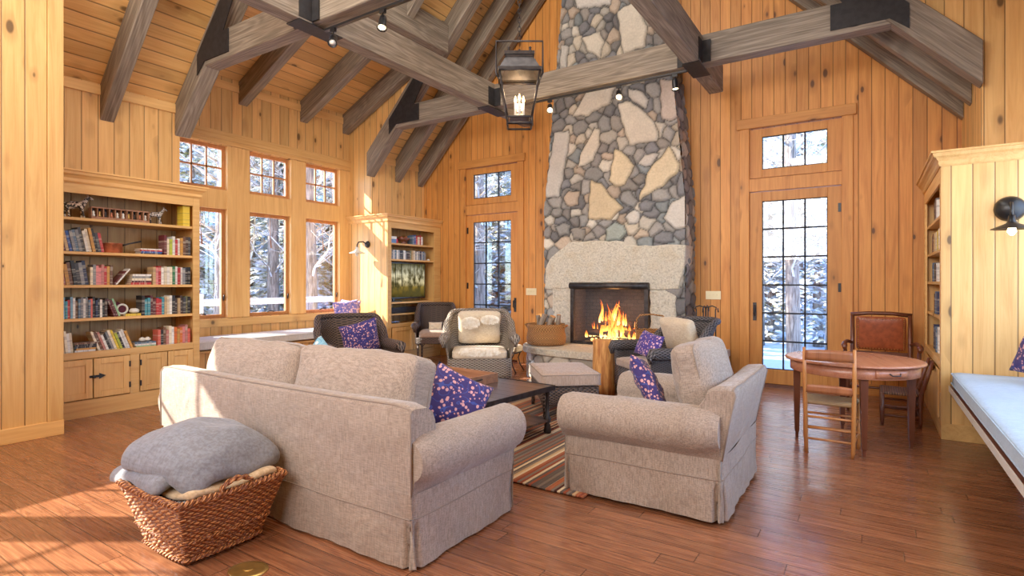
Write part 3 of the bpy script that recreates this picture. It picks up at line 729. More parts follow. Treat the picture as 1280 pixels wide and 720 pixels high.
for z in SHZ: MB().box(BX0+.015, BX1-.022, BY0+.031, BY1-.031, z-.028, z).build('shelf', 'pine_hy', bc, bev=.002)
m = MB(); crown_run(m, [(BX1, BY0-.0), (BX1, BY1), (BX0, BY1)], [(1, 0), (1, 1), (0, 1)], 2.40, CP); m.build('crown_moulding', 'pine_hy', bc)
def panel_door(y0, y1, z0, z1, x, parent, knob=None, hin=None, mat='pine_v'):
    d = MB(); f = .062
    d.box(x, x+.012, y0, y0+f, z0, z1); d.box(x, x+.012, y1-f, y1, z0, z1); d.box(x, x+.012, y0+f, y1-f, z0, z0+f); d.box(x, x+.012, y0+f, y1-f, z1-f, z1)
    d.box(x-.004, x+.003, y0+f, y1-f, z0+f, z1-f)
    o = d.build('door', mat, parent, bev=.003)
    if hin is not None:
        for z in (z0+.06, z1-.12): MB().box(x+.011, x+.018, hin-.008, hin+.008, z, z+.06).build('hinge', 'black', o)
    if knob is not None:
        kz = (z0+z1)/2+.02
        MB().box(x+.012, x+.02, knob-.035, knob+.05, kz-.012, kz+.012).prism([(knob+.05, kz-.03), (knob+.11, kz), (knob+.05, kz+.03)], 'X', x+.012, x+.02).tube([(x+.012, knob, kz), (x+.045, knob, kz)], [.008, .016], 8).build('latch', 'black', o)
    return o
ds = [(2.085, 2.395), (2.405, 2.735), (2.835, 3.11), (3.12, 3.395)]
for i, (a, b) in enumerate(ds):
    panel_door(a, b, .185, .588, BX1, bc, knob=2.40 if i == 0 else None, hin=[None, b-.003, a+.003, None][i])

# television cabinet in the far corner
TX0, TX1, TY0, TY1 = XL+.003, -6.80, 6.615, 7.90
tcb = empty('television_cabinet', (0, 0, 0), label='built-in pine cabinet holding the television in the far corner', cat='cabinet')
MB().box(TX0-.0, TX1-.021, TY0+.012, TY0+.03, 0, 2.40).build('side_panel', 'pine_v', tcb); MB().box(TX0, TX1-.021, TY1-.03, TY1, 0, 2.40).build('side_panel', 'pine_v', tcb)
mm = MB(); mm.box(XDW+.002, TX1, TY0, TY0+.012, 0, 2.40); mm.build('side_boards', 'pine_return', tcb)
m = MB(); m.box(TX1-.02, TX1, TY0+.012, TY0+.09, 0, 2.42); m.box(TX1-.02, TX1, TY1-.11, TY1+.07, 0, 2.42); m.box(TX1-.02, TX1, TY0+.09, TY1-.11, 2.29, 2.42); m.box(TX1-.02, TX1, TY0+.09, TY1-.11, .60, .665); m.box(TX1-.02, TX1, TY0+.09, TY1-.11, 0, .17)
m.build('face_frame', 'pine_hy', tcb, bev=.002)
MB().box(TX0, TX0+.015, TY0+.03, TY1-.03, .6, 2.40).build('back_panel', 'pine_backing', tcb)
for z in (2.04, 1.765, 1.03, .83, .655): MB().box(TX0+.016, TX1-.022, TY0+.031, TY1-.031, z-.028, z).build('shelf', 'pine_hy', tcb, bev=.002)
m = MB(); crown_run(m, [(XDW+.01, TY0), (TX1, TY0), (TX1, YB-.01)], [(0, -1), (1, -1), (1, 0)], 2.42, CP); m.build('crown_moulding', 'pine_hy', tcb)
MB().box(TX0, TX1, TY0+.01, TY1, 2.42, 2.44).build('top_panel', 'pine_hy', tcb)
panel_door(6.72, 7.22, .18, .592, TX1, tcb, mat='pine_v'); d_ = panel_door(7.23, 7.77, .18, .592, TX1, tcb, mat='pine_v')
MB().prism([(7.28, .40), (7.34, .44), (7.34, .36)], 'X', TX1+.012, TX1+.02).tube([(TX1+.012, 7.32, .40), (TX1+.04, 7.32, .40)], [.008, .018], 8).build('latch', 'black', d_)

# corner bookcase by the round table
CX0, CX1, CY0, CY1 = .51, XR-.003, 6.13, 7.92
cb = empty('corner_bookcase', (0, 0, 0), label='built-in pine bookcase with pale boarded side beside the leather chair', cat='bookcase')
MB().box(CX0, XDR-.005, CY0-.014, CY0, 0, 2.42).build('side_boards', 'pine_return', cb)
MB().box(CX0, 1.06, CY0-.03, CY0-.014, 0, .14).build('base_board', 'pine_hy', cb, bev=.003)
MB().box(CX0+.02, CX1, CY1-.03, CY1, 0, 2.4).build('side_panel', 'pine_v', cb); MB().box(CX0+.02, CX1, CY0+.001, CY0+.03, 0, 2.4).build('side_panel', 'pine_v', cb)
m = MB(); m.box(CX0, CX0+.02, CY0, CY0+.10, 0, 2.42); m.box(CX0, CX0+.02, CY1-.10, CY1+.05, 0, 2.42); m.box(CX0, CX0+.02, CY0+.1, CY1-.1, 2.26, 2.42); m.box(CX0, CX0+.02, CY0+.1, CY1-.1, .60, .67); m.box(CX0, CX0+.02, CY0+.1, CY1-.1, 0, .15)
m.build('face_frame', 'pine_hy', cb, bev=.002)
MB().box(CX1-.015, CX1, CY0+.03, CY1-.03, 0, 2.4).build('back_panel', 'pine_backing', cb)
MB().box(CX0, CX1, CY0, CY1, 2.42, 2.44).build('top_panel', 'pine_hy', cb)
CSZ = [2.0, 1.685, 1.38, 1.05, .66]
for z in CSZ: MB().box(CX0+.022, CX1-.016, CY0+.031, CY1-.031, z-.028, z).build('shelf', 'pine_hy', cb, bev=.002)
m = MB(); crown_run(m, [(CX0, YB-.01), (CX0, CY0-.014), (1.06, CY0-.014), (1.06, 6.645)], [(-1, 0), (-1, -1), (1, -1), (1, 0)], 2.42, CP); m.build('crown_moulding', 'pine_hy', cb)
MB().box(1.04, 1.06, CY0-.01, 6.645, 2.38, 2.52).box(CX0+.01, 1.05, CY0, 6.645, 2.43, 2.45).build('cover_board', 'pine_hx', cb)
for k in range(3):
    y0 = CY0+.11+k*.525; yy = y0+.515
    MB().box(CX0-.012, CX0, y0, yy, .16, .59).build('door', 'pine_v', cb, bev=.003)

# window seats
ws = empty('window_seat', (0, 0, 0), label='built-in boarded pine bench under the three tall windows', cat='bench')
m = MB(); X1 = -7.08
m.box(X1-.02, X1, 3.48, 5.75, .12, .47); m.box(X1-.02, X1, 6.05, 6.2, .12, .47); m.box(X1-.02, X1, 6.5, 6.61, .12, .47); m.box(X1-.02, X1, 5.75, 6.05, .12, .2); m.box(X1-.02, X1, 6.2, 6.5, .12, .2)
m.build('front_boards', 'pine_plank_y', ws)
MB().box(X1, X1+.02, 3.48, 6.61, 0, .12).build('base_board', 'pine_hy', ws, bev=.003)
MB().box(XDW+.003, X1+.02, 3.48, 6.61, .47, .50).build('bench_top', 'pine_hy', ws, bev=.004)
MB().box(-7.55, -7.53, 3.5, 6.6, 0, .469).build('inner_board', 'pine_backing', ws)
def bench_cushion(x0, x1, y0, y1, z, h, mat, label):
    c = empty('bench_cushion', ((x0+x1)/2, (y0+y1)/2, z), label=label, cat='cushion')
    rbox(x1-x0, y1-y0, h, r=.03, n=10, crown=(0, 0, .1), wr=.004).build('cushion_body', mat, c)
    for zz in (.02, h-.02): welt(x1-x0-.004, y1-y0-.004, zz, .005, .03).build('piping', mat, c)
bench_cushion(XDW+.04, -7.02, 3.51, 6.585, .511, .115, 'seatwhite', 'long off-white bench cushion under the three tall windows')
M['seatblue'] = fabric('seatblue', srgb(168, 196, 220), srgb(146, 174, 200), fold=.25)
wr = empty('window_seat', (0, 0, 0), label='built-in bench with brown base beneath the lamp on the boarded side', cat='bench')
MB().box(.565, XDR-.003, DY0+.01, CY0-.035, .445, .475).build('bench_top', 'dkwood', wr, bev=.004)
MB().box(.56, .565, DY0+.01, CY0-.035, .43, .478).build('edge_strip', 'enamel', wr)
MB().box(.84, .87, DY0+.01, 5.1, 0, .443).box(.87, XDR-.003, 5.07, 5.1, 0, .443).build('base_board', 'dkwood', wr, bev=.003)
bench_cushion(.572, XDR-.05, DY0+.03, CY0-.055, .487, .12, 'seatblue', 'long pale blue bench cushion beneath the lamp on the boarded side')
# ================================================================== STONE CHIMNEY
def pt_poly_sd(px, py, poly):
    """signed distance (positive inside) of numpy grids to a polygon"""
    n = len(poly); inside = np.zeros(px.shape, bool); dist = np.full(px.shape, 1e9)
    for i in range(n):
        x0, y0 = poly[i]; x1, y1 = poly[(i+1) % n]
        dx, dy = x1-x0, y1-y0
        t = np.clip(((px-x0)*dx+(py-y0)*dy)/(dx*dx+dy*dy+1e-12), 0, 1)
        dist = np.minimum(dist, np.hypot(px-x0-t*dx, py-y0-t*dy))
        c = (y0 > py) != (y1 > py)
        with np.errstate(divide='ignore', invalid='ignore'):
            xi = dx*(py-y0)/(dy if dy else 1e-9)+x0
        inside ^= c & (px < xi)
    return np.where(inside, dist, -dist)
PALS = [srgb(138, 136, 132), srgb(122, 122, 124), srgb(150, 146, 140), srgb(172, 166, 154), srgb(190, 178, 158), srgb(178, 160, 140), srgb(140, 134, 126), srgb(204, 196, 180), srgb(134, 140, 140), srgb(128, 124, 120), srgb(110, 108, 108)]
PALB = [srgb(206, 196, 178), srgb(212, 194, 160), srgb(200, 194, 184), srgb(196, 176, 142), srgb(190, 184, 174)]
def stonefield(W, H, step, big, spacing, seed, relief=.035, pal=PALS):
    """height, colour for a W x H sheet; big = [(poly, colour)]"""
    rs = np.random.RandomState(seed)
    nx, nz = int(W/step)+1, int(H/step)+1
    X, Z = np.meshgrid(np.linspace(0, W, nx), np.linspace(0, H, nz), indexing='ij')
    # wobble the sheet a little so that joints are not straight
    wx = .018*np.sin(X*17+Z*5)+.012*np.sin(Z*29+1.3); wz = .018*np.sin(Z*19+X*7)+.012*np.sin(X*31)
    Xw, Zw = X+wx*.6, Z+wz*.6
    seeds = []
    tries = 0
    while tries < 16000:
        tries += 1
        p = (rs.uniform(-.1, W+.1), rs.uniform(-.1, H+.1)); r = spacing*(.62+.75*rs.rand())
        if all((p[0]-q[0])**2*.8+(p[1]-q[1])**2*1.25 > (.5*(r+q[2]))**2 for q in seeds): seeds.append((p[0], p[1], r))
    d1 = np.full(X.shape, 1e9); d2 = np.full(X.shape, 1e9); own = np.zeros(X.shape, int)
    for i, (sx, sz, r) in enumerate(seeds):
        d = np.sqrt((Xw-sx)**2*.8+(Zw-sz)**2*1.25)-r*.35
        m = d < d1
        d2 = np.where(m, d1, np.minimum(d2, d)); own = np.where(m, i, own); d1 = np.where(m, d, d1)
    edge = (d2-d1)/2
    cols = np.array([np.array(pal[rs.randint(len(pal))])*rs.uniform(.8, 1.15) for _ in seeds])
    C = cols[own]; bump = np.array([rs.uniform(.6, 1.1) for _ in seeds])[own]
    for poly, col in big:
        sd_ = pt_poly_sd(Xw, Zw, poly)
        ins = sd_ > 0
        edge = np.where(ins, sd_, np.minimum(edge, -sd_)); C = np.where(ins[..., None], np.array(col), C); bump = np.where(ins, .9, bump)
    e = np.clip((edge-.004)/.030, 0, 1)
    h = (1-(1-e)**2)*relief*bump
    h += (rs.rand(*X.shape)-.5)*.003
    g = np.clip(edge/.010, 0, 1)[..., None]
    C = C*(.16+.84*g)*(1-.3*(1-e[..., None]))
    return X, Z, h, C
def stone_sheet(name, parent, mp, W, H, step, big, spacing, seed, hole=None, relief=.035, pal=PALS, label=None):
    X, Z, h, C = stonefield(W, H, step, big, spacing, seed, relief, pal)
    nx, nz = X.shape
    V = [tuple(mp(X[i, j], Z[i, j], h[i, j])) for i in range(nx) for j in range(nz)]
    F = []
    for i in range(nx-1):
        for j in range(nz-1):
            if hole and hole[0] < X[i, j] < hole[1]-step*.5 and hole[2] <= Z[i, j] < hole[3]: continue
            F.append((i*nz+j, (i+1)*nz+j, (i+1)*nz+j+1, i*nz+j+1))
    me = bpy.data.meshes.new(name); me.from_pydata(V, [], F); me.materials.append(M['stone'])
    at = me.color_attributes.new('col', 'FLOAT_COLOR', 'POINT')
    buf = np.ones((nx*nz, 4), np.float32); buf[:, :3] = C.reshape(-1, 3); at.data.foreach_set('color', buf.ravel())
    me.polygons.foreach_set('use_smooth', [True]*len(me.polygons)); me.update()
    o = bpy.data.objects.new(name, me); COL.objects.link(o); o.parent = parent
    if label: o['label'] = label
    return o
fp = empty('stone_fireplace', (0, 0, 0), label='tall tapering fieldstone fireplace and chimney with raised curved hearth', cat='fireplace')
YF = 7.50; CZ0, CHH = 0.0, 7.4
def cx0(z): return -4.27 if z < 2.5 else -4.27+(z-2.5)*.098
def cx1(z): return -2.10 if z < 2.5 else -2.10-(z-2.5)*.098
WC = 2.17
def front(u, z, h): # u in 0..WC
    a, b = cx0(z), cx1(z); return (a+(b-a)*u/WC, YF-h, z)
def cpx(px, py):     # photo position -> sheet coordinates
    x, z = xz_on_y(px, py, YF-.02); return ((x-cx0(z))/(cx1(z)-cx0(z))*WC, z)
c2 = lambda L: [cpx(670+x/3.273, 100+y/3.273) for x, y in L]
c1 = lambda L: [cpx(650+x/2.4, y/2.4) for x, y in L]
BIG = [
 (c2([(215,25),(330,20),(300,95),(250,125),(215,145),(150,145)]), PALB[0]), (c2([(380,30),(430,45),(460,85),(445,115),(375,70)]), PALB[2]),
 (c2([(335,90),(390,85),(450,130),(500,210),(490,250),(380,270),(360,200),(340,130)]), PALB[0]), (c2([(505,0),(575,0),(600,140),(545,165),(515,160)]), srgb(188,172,158)),
 (c2([(75,210),(132,205),(135,240),(112,400),(88,478),(36,478),(52,330)]), PALB[4]), (c2([(240,195),(262,200),(262,260),(230,330),(165,362),(195,270)]), PALB[0]),
 (c2([(318,280),(350,285),(405,350),(360,430),(325,440),(300,410)]), PALB[1]), (c2([(545,268),(590,340),(580,380),(520,430),(420,495),(440,430),(450,380)]), PALB[1]),
 (c2([(225,410),(265,425),(360,525),(300,570),(210,575)]), PALB[3]), (c2([(648,470),(648,610),(565,612),(515,565),(560,500),(595,475)]), PALB[2]),
 (c1([(165,-10),(275,-10),(275,12),(170,25)]), PALB[2]), (c1([(290,30),(345,5),(380,80),(375,140),(310,165)]), PALB[0]),
 (c1([(185,115),(240,90),(252,130),(240,172),(200,150)]), PALB[0]), (c1([(125,130),(145,135),(140,205),(116,205)]), PALB[4]),
 (c2([(350,455),(385,455),(418,490),(400,520),(370,520),(343,490)]), PALS[0]), (c2([(285,610),(320,582),(365,590),(372,630),(340,655),(285,655)]), srgb(150,158,150)),
 (c2([(485,640),(510,612),(560,625),(565,665),(520,670),(485,668)]), PALS[1]), (c2([(570,420),(600,372),(640,376),(642,470),(578,475)]), PALS[1]),
 (c2([(80,600),(105,582),(140,590),(130,635),(95,642)]), PALS[0]), (c2([(140,605),(165,600),(200,605),(195,655),(150,655)]), PALS[6]),
 (c2([(418,505),(450,485),(485,500),(470,535),(430,540)]), PALS[1]), (c2([(110,480),(135,455),(175,460),(170,510),(125,515)]), PALS[5]),
 (c2([(362,560),(400,530),(423,540),(418,580),(380,590)]), PALB[2]), (c2([(415,345),(440,300),(500,300),(480,345),(440,357)]), PALB[2]),
]
stone_sheet('chimney_breast', fp, lambda u, z, h: front(u, z, h), WC, CHH, .0165, BIG, .155, 5, hole=(.36, 1.80, -1, 1.78))
stone_sheet('chimney_side', fp, lambda u, z, h: (cx1(z)+h-.02, YF+u-.01, z), YB-YF+.01, CHH, .022, [], .17, 9)
stone_sheet('chimney_side', fp, lambda u, z, h: (cx0(z)-h+.02, YF+u-.01, z), YB-YF+.01, CHH, .022, [], .17, 13)
FO = (-3.775, -2.60, .47, 1.34)
def slab_stone(name, poly, y0, y1, mat, seed, parent, n=3):
    """rough-edged stone block: polygon in XZ, bulging toward the room (-Y)"""
    bm = bmesh.new()
    P = []
    rs = random.Random(seed)
    for i in range(len(poly)):
        a, b = poly[i], poly[(i+1) % len(poly)]; L = math.hypot(b[0]-a[0], b[1]-a[1]); k = max(1, int(L/.09))
        for j in range(k):
            t = j/k; P.append((a[0]+(b[0]-a[0])*t+(rs.uniform(-.012, .012) if j else 0), a[1]+(b[1]-a[1])*t+(rs.uniform(-.012, .012) if j else 0)))
    cx, cz = sum(p[0] for p in P)/len(P), sum(p[1] for p in P)/len(P)
    rings = []
    for s, y in ((1, y1), (1, y0+.03), (.985, y0+.008), (.95, y0)):
        rings.append([bm.verts.new((cx+(p[0]-cx)*s if s == 1 else p[0]-(p[0]-cx)/max(abs(p[0]-cx), abs(p[1]-cz), .01)*(1-s)*.35, y, cz+(p[1]-cz)*s if s == 1 else p[1]-(p[1]-cz)/max(abs(p[0]-cx), abs(p[1]-cz), .01)*(1-s)*.35)) for p in P])
    N = len(P)
    for r in range(3):
        for i in range(N): bm.faces.new((rings[r][i], rings[r][(i+1) % N], rings[r+1][(i+1) % N], rings[r+1][i]))
    bm.faces.new(rings[3]); bm.faces.new(rings[0][::-1])
    bmesh.ops.recalc_face_normals(bm, faces=bm.faces)
    me = bpy.data.meshes.new(name); bm.to_mesh(me); bm.free(); me.materials.append(M[mat])
    o = bpy.data.objects.new(name, me); COL.objects.link(o); o.parent = parent; return o
c3 = lambda L: [xz_on_y(660+x/3.6, 280+y/3.6, YF-.03) for x, y in L]
slab_stone('lintel_stone', c3([(100,155),(185,82),(300,74),(425,78),(440,95),(712,95),(706,180),(680,292),(553,296),(545,268),(205,266),(203,290),(76,290),(78,200)]), YF-.045, YF+.3, 'granite', 3, fp)['label'] = 'single huge pale granite slab over the fire opening'
slab_stone('jamb_stone', [(-4.13, .46), (-3.79, .46), (-3.79, 1.29), (-4.13, 1.29)], YF-.035, YF+.3, 'granite', 4, fp)
slab_stone('jamb_stone', [(-2.58, .46), (-2.22, .46), (-2.22, 1.27), (-2.58, 1.27)], YF-.035, YF+.3, 'granite', 6, fp)
m = MB(); x0, x1, z0, z1 = FO; yb = 7.93
m.box(x0-.02, x1+.02, yb, yb+.03, .44, 1.4).box(x0-.06, x0, YF+.0, yb, .44, 1.4).box(x1, x1+.06, YF+.0, yb, .44, 1.4).box(x0, x1, YF, yb, z1+.0, 1.42).box(x0, x1, YF, yb, .40, z0-.01)
m.build('firebox', 'brick', fp)
m = MB(); m.box(x0-.012, x0+.045, YF-.09, YF-.035, z0-.01, z1-.05).box(x1-.045, x1+.012, YF-.09, YF-.035, z0-.01, z1-.05).box(x0+.045, x1-.045, YF-.09, YF-.035, z0-.01, z0+.035)
fs = m.build('screen_frame', 'iron', fp, bev=.004)
MB().tube([(x0-.02, YF-.08, z1-.02), (x1+.02, YF-.08, z1-.02)], .048, 14).build('screen_hood', 'iron', fs)
MB().box(x0+.045, x1-.045, YF-.065, YF-.062, z0+.035, z1-.05).build('screen_mesh', 'screen', fs)
# hearth
HX0, HX1 = -4.42, -1.62
def hedge(t, inset=0):       # t 0..1 along the curved front
    a = pi*t; cx, rx = (HX0+HX1)/2, (HX1-HX0)/2-inset
    sx = -abs(cos(a))**.75*(1 if cos(a) > 0 else -1); sy = abs(sin(a))**.62
    return (cx+rx*sx, YF-.03-(.93-inset)*sy)
n = 60; top = [hedge(i/n) for i in range(n+1)]
rs = random.Random(3)
top = [(x+rs.uniform(-.008, .008), y+rs.uniform(-.01, .01)) for x, y in top]
top[0] = (top[0][0], YB-.03) ; top[-1] = (top[-1][0], YB-.03)
m = MB(); m.prism(top+[], 'Z', .36, .455); m.build('hearth_slab', 'granite', fp, bev=.012, seg=2)['label'] = 'pale granite slab top of the raised hearth'
L = 4.4
def hf(u, z, h):
    t = min(1, max(0, u/L)); x, y = hedge(t, .07); x2, y2 = hedge(min(1, t+.005), .07); x1_, y1_ = hedge(max(0, t-.005), .07)
    d = Vector((x2-x1_, y2-y1_)); d = d.normalized() if d.length > 0 else Vector((1, 0)); return (x+d.y*h, y-d.x*h, z)
stone_sheet('hearth_base', fp, hf, L, .37, .02, [], .24, 21, relief=.03, pal=[srgb(214, 204, 184), srgb(196, 186, 168), srgb(176, 168, 154), srgb(222, 212, 196)])
# fire
def log(name, mat, p0, p1, r, label, group=None, cat='log', endmat='stump', n=14):
    p0, p1 = Vector(p0), Vector(p1); L = (p1-p0).length
    m = MB(); K = 6; rs = random.Random(int(p0.x*1000)+int(p1.z*777))
    wob = [rs.uniform(.88, 1.08) for _ in range(n)]
    b = [m.pts([(cos(2*pi*k/n)*r*wob[k]*(1+.04*sin(j*2+k)), sin(2*pi*k/n)*r*wob[k]*(1+.04*sin(j*2+k)), L*j/K) for k in range(n)]) for j in range(K+1)]
    for j in range(K):
        for k in range(n): m.face((b[j]+k, b[j]+(k+1) % n, b[j+1]+(k+1) % n, b[j+1]+k), None, True)
    m.cm = 1; m.face([b[0]+k for k in range(n)][::-1]); m.face([b[K]+k for k in range(n)])
    o = m.build(name, [mat, endmat]); o.matrix_world = Matrix.Translation(p0) @ (p1-p0).to_track_quat('Z', 'Y').to_matrix().to_4x4()
    return tag(o, label, cat, group)
g = empty('fire_grate', (-3.15, 7.72, .465), label='black iron grate under the burning logs', cat='grate')
m = MB()
for k in range(6): m.tube([(-.32+k*.128, -.13, .0), (-.32+k*.128, -.13, .09), (-.32+k*.128, .12, .09), (-.32+k*.128, .14, .16)], .009, 6)
m.tube([(-.36, -.09, .082), (.36, -.09, .082)], .009, 6).tube([(-.36, .09, .082), (.36, .09, .082)], .009, 6)
m.build('grate_bars', 'black', g)
for a, b, r, l in (((-3.58, 7.66, .615), (-2.86, 7.69, .61), .055, 'charred log lying along the front of the fire'), ((-3.45, 7.80, .62), (-2.75, 7.79, .63), .058, 'charred log lying along the back of the fire'), ((-3.40, 7.66, .76), (-2.92, 7.79, .74), .05, 'charred log crossing the top of the fire'), ((-3.36, 7.72, .80), (-3.16, 7.76, 1.02), .036, 'charred split stick leaning up out of the flames')):
    log('burning_log', 'char', a, b, r, l, 'logs burning in the fireplace', endmat='embers')
m = MB()
for k in range(40):
    x = -3.2+rs.uniform(-.38, .42); y = 7.71+rs.uniform(-.12, .12); r = rs.uniform(.018, .04)
    m.lathe([(r*.5, 0), (r, r*.5), (r*.6, r*1.2)], 6, (x, y, .472))
tag(m.build('glowing_embers', 'embers'), 'bed of glowing orange embers under the grate', 'embers', kind='stuff')
m = MB(); hs = []
def tongue(x, y, z, w, H, tw):
    b0 = len(m.v); K, n = 10, 8
    def fn(u, v):
        a = 2*pi*u; prof = (sin(pi*min(1, v*.92+.08)**.62))**.9*(1-v)**.35
        cx = x+tw*H*sin(v*3.2+x*20)*v*.35; cy = y+tw*.1*sin(v*4+y*30)*v
        return (cx+w*prof*cos(a), cy+w*.55*prof*sin(a), z+H*v)
    m.grid(fn, n, K, cu=True)
    hs.extend([(i % (K+1))/K for i in range(len(m.v)-b0)])
for k in range(74):
    q = rs.gauss(0, 1); x = -3.22+q*.19; x = max(-3.62, min(-2.80, x))
    c = math.exp(-((x+3.26)/.22)**2)
    H = rs.uniform(.10, .20)+c*rs.uniform(.08, .40); tongue(x, 7.71+rs.uniform(-.12, .1), .50+rs.uniform(0, .08), rs.uniform(.014, .036), H, rs.uniform(-.6, .6))
for k in range(16):
    x = -3.26+rs.gauss(0, .10); tongue(x, 7.70+rs.uniform(-.06, .06), .72+rs.uniform(0, .1), rs.uniform(.012, .03), rs.uniform(.15, .34), rs.uniform(-.6, .6))
o = m.build('flames', 'flame', recalc=False)
at = o.data.attributes.new('h', 'FLOAT', 'POINT'); at.data.foreach_set('value', hs)
tag(o, 'yellow and orange flames of the wood fire', 'fire', kind='stuff')
pl = bpy.data.lights.new('fire_light', 'POINT'); pl.energy = 14; pl.color = (1, .45, .15); pl.shadow_soft_size = .12
po = bpy.data.objects.new('fire_light', pl); COL.objects.link(po); po.location = (-3.15, 7.6, .85)

# ================================================================== SLIPCOVERED SOFA AND ARMCHAIR
def slip_seat(name, label, cat, Wd, D, loc, rz, nseat, lean=0.03, bh=.79):
    t = empty(name, loc, rz, label, cat)
    hw = Wd/2; r = .135; zc_ = .505
    # skirt
    P = []; n = 640; rc = .05
    per = [(-hw, 0), (hw, 0), (hw, D), (-hw, D)]
    Ls = [Wd, D, Wd, D]; T = sum(Ls)
    def ring(u):
        s = u*T
        for k in range(4):
            if s <= Ls[k] or k == 3:
                a, b = per[k], per[(k+1) % 4]; q = min(1, s/Ls[k]); nx, ny = (b[1]-a[1])/Ls[k], -(b[0]-a[0])/Ls[k]
                return a[0]+(b[0]-a[0])*q, a[1]+(b[1]-a[1])*q, nx, ny, q*Ls[k], Ls[k], k
            s -= Ls[k]
    def sk(u, v):
        x, y, nx, ny, s, L, k = ring(u % 1.0)
        e = min(s, L-s); z = .012+v*.355
        out = (1-v)**1.5*(.010+.006*sin(s*13+k)+.003*sin(s*37+k*2)) - .02*(1 if e < .012 and v < .9 else 0)*(1-v) 
        out += .005*sin(s*9+v*5+k*1.7)+.004*sin(s*4.1+k)*(1-v)
        cr = -.012*math.exp(-(e/.03)**2)-(.05*math.exp(-((e-.035)/.009)**2) if v < .62 else 0)
        if k == 0: out -= lean*0
        return (x+nx*(out+cr), y+ny*(out+cr), z+.002*sin(s*13+k)*(1-v))
    m = MB(); m.grid(sk, n, 8, cu=True, ulen=T, vlen=.36); m.build('skirt', 'linen', t)
    MB().tube([(lambda p, R: (p[0]+R[2]*.001, p[1]+R[3]*.001, p[2]))(sk(i/400, .66), ring(i/400)) for i in range(400)], .0035, 5, closed=True).build('seam', 'linen_seam', t)
    rbox(Wd-.02, D-.02, .22, r=.03, n=6).build('seat_deck', 'linen', t, loc=(0, D/2, .10))
    # arms : rolled profile swept front to back
    for sg in (-1, 1):
        prof = [(-.005, .36)]
        for k in range(0, 19):
            a = rad(-62)+rad(262)*k/18; prof.append((-r*.52+.03+r*cos(a), zc_+r*sin(a)))
        prof += [(-.24, .36)]
        def af(u, v, sg=sg, prof=prof):
            i = int(round(u*(len(prof)-1))); px, pz = prof[i]
            y = .012+v*(D+.0)
            k = 1.0
            if v > .955: k = 1-((v-.955)/.045)**2*.14
            cx, cz = -r*.52+.03, zc_
            if v < .12: k = .74+.26*sqrt(v/.12)
            px2, pz2 = (cx+(px-cx)*k, cz+(pz-cz)*k) if pz > .38 else (px, pz)
            w = noise.noise(Vector((y*5, pz2*9, sg*3)))*.007+.004*sin(y*30)*(1 if pz2 < .46 else .2)
            return (sg*(hw+px2+w), y-(0.0), pz2+w+(.012*(1-v) if pz > .38 else 0))
        m = MB(); m.grid(af, len(prof)-1, 22, ulen=.9, vlen=D, cap=False)
        # front face
        b = m.pts([af(i/(len(prof)-1), 1.0) for i in range(len(prof))]); m.face([b+i for i in range(len(prof))])
        b = m.pts([af(i/(len(prof)-1), 0.0) for i in range(len(prof))]); m.face([b+i for i in range(len(prof))])
        m.build('arm', 'linen', t)
    # back
    bt = .17
    prof = [(0.004, .36), (-lean*.5, .58), (-lean, bh-.03), (-lean+.012, bh-.006), (-lean+.04, bh), (bt-lean-.05, bh-.01), (bt-lean-.012, bh-.035), (bt-lean+.005, bh-.08), (bt+.02, .58), (bt+.05, .38)]
    K = 30
    def bf(u, v):
        i = int(round(u*(len(prof)-1))); py, pz = prof[i]; s = 2*v-1
        sag = .012*(1-s*s) if pz > .7 else 0
        e = max(0, abs(s)-.93)/.07
        w = noise.noise(Vector((v*Wd*3, pz*5, 1.3)))*.008
        return (s*(hw-.004-.010*(pz-.36)), py+w*.6, pz-sag-(e*e*.02 if pz > .7 else 0))
    m = MB(); m.grid(bf, len(prof)-1, K, ulen=1, vlen=Wd)
    for v in (0, 1):
        b = m.pts([bf(i/(len(prof)-1), v) for i in range(len(prof))]); m.face([b+i for i in range(len(prof))])
    bb = m.build('backrest', 'linen', t)
    MB().tube([bf(0, 0), bf(1/9, 0), bf(2/9, 0)]+[bf(3/9, .005+.99*q/24) for q in range(25)]+[bf(2/9, 1), bf(1/9, 1), bf(0, 1)], .0055, 6).build('piping', 'linen_seam', bb)
    sw = (Wd-.42)/nseat
    for k in range(nseat):
        cx = -(Wd-.42)/2+sw*(k+.5)
        q = rbox(sw-.006, D-.21, .16, r=.045, n=10, crown=(0, 0, .22), wr=.006, seed=k).build('seat_cushion', 'linen', t, loc=(cx, .21+(D-.21)/2+.012, .322))
        for zz in (.03, .13): welt(sw-.012, D-.216, zz, .005, .05).build('piping', 'linen_seam', q)
        q = rbox(sw+.00, .44, .20, r=.05, n=12, crown=(0, .06, .62), wr=.018, seed=k+5, sag=0).build('back_cushion', 'linen', t, loc=(cx, .245-lean, .55+.015), rot=(rad(76), 0, 0))
        q.location = (cx, .40-lean, .725)
        for zz in (.045, .16): welt(sw-.012, .43, zz, .005, .05).build('piping', 'linen_seam', q)
    return t
sofa = slip_seat('sofa', 'long beige linen slipcovered sofa seen from behind, facing the fireplace', 'sofa', 2.42, .90, (-3.03, 1.925, 0), 0, 2, lean=.0)
chair = slip_seat('armchair', 'beige linen slipcovered armchair with rolled arms, standing alone on the rug edge', 'armchair', 1.10, 1.00, (-.70, 3.78, .012), rad(90), 1, lean=.07, bh=.78)

# ================================================================== RUG
rg = MB()
rg.grid(lambda u, v: (-4.5+u*2.97, 3.17+v*2.38, .012+.002*sin(u*40)), 60, 4, ulen=3, vlen=2)
tag(rg.build('striped_rug', 'rug', solid=.012), 'rug of brown, rust and cream stripes under the coffee table', 'rug')

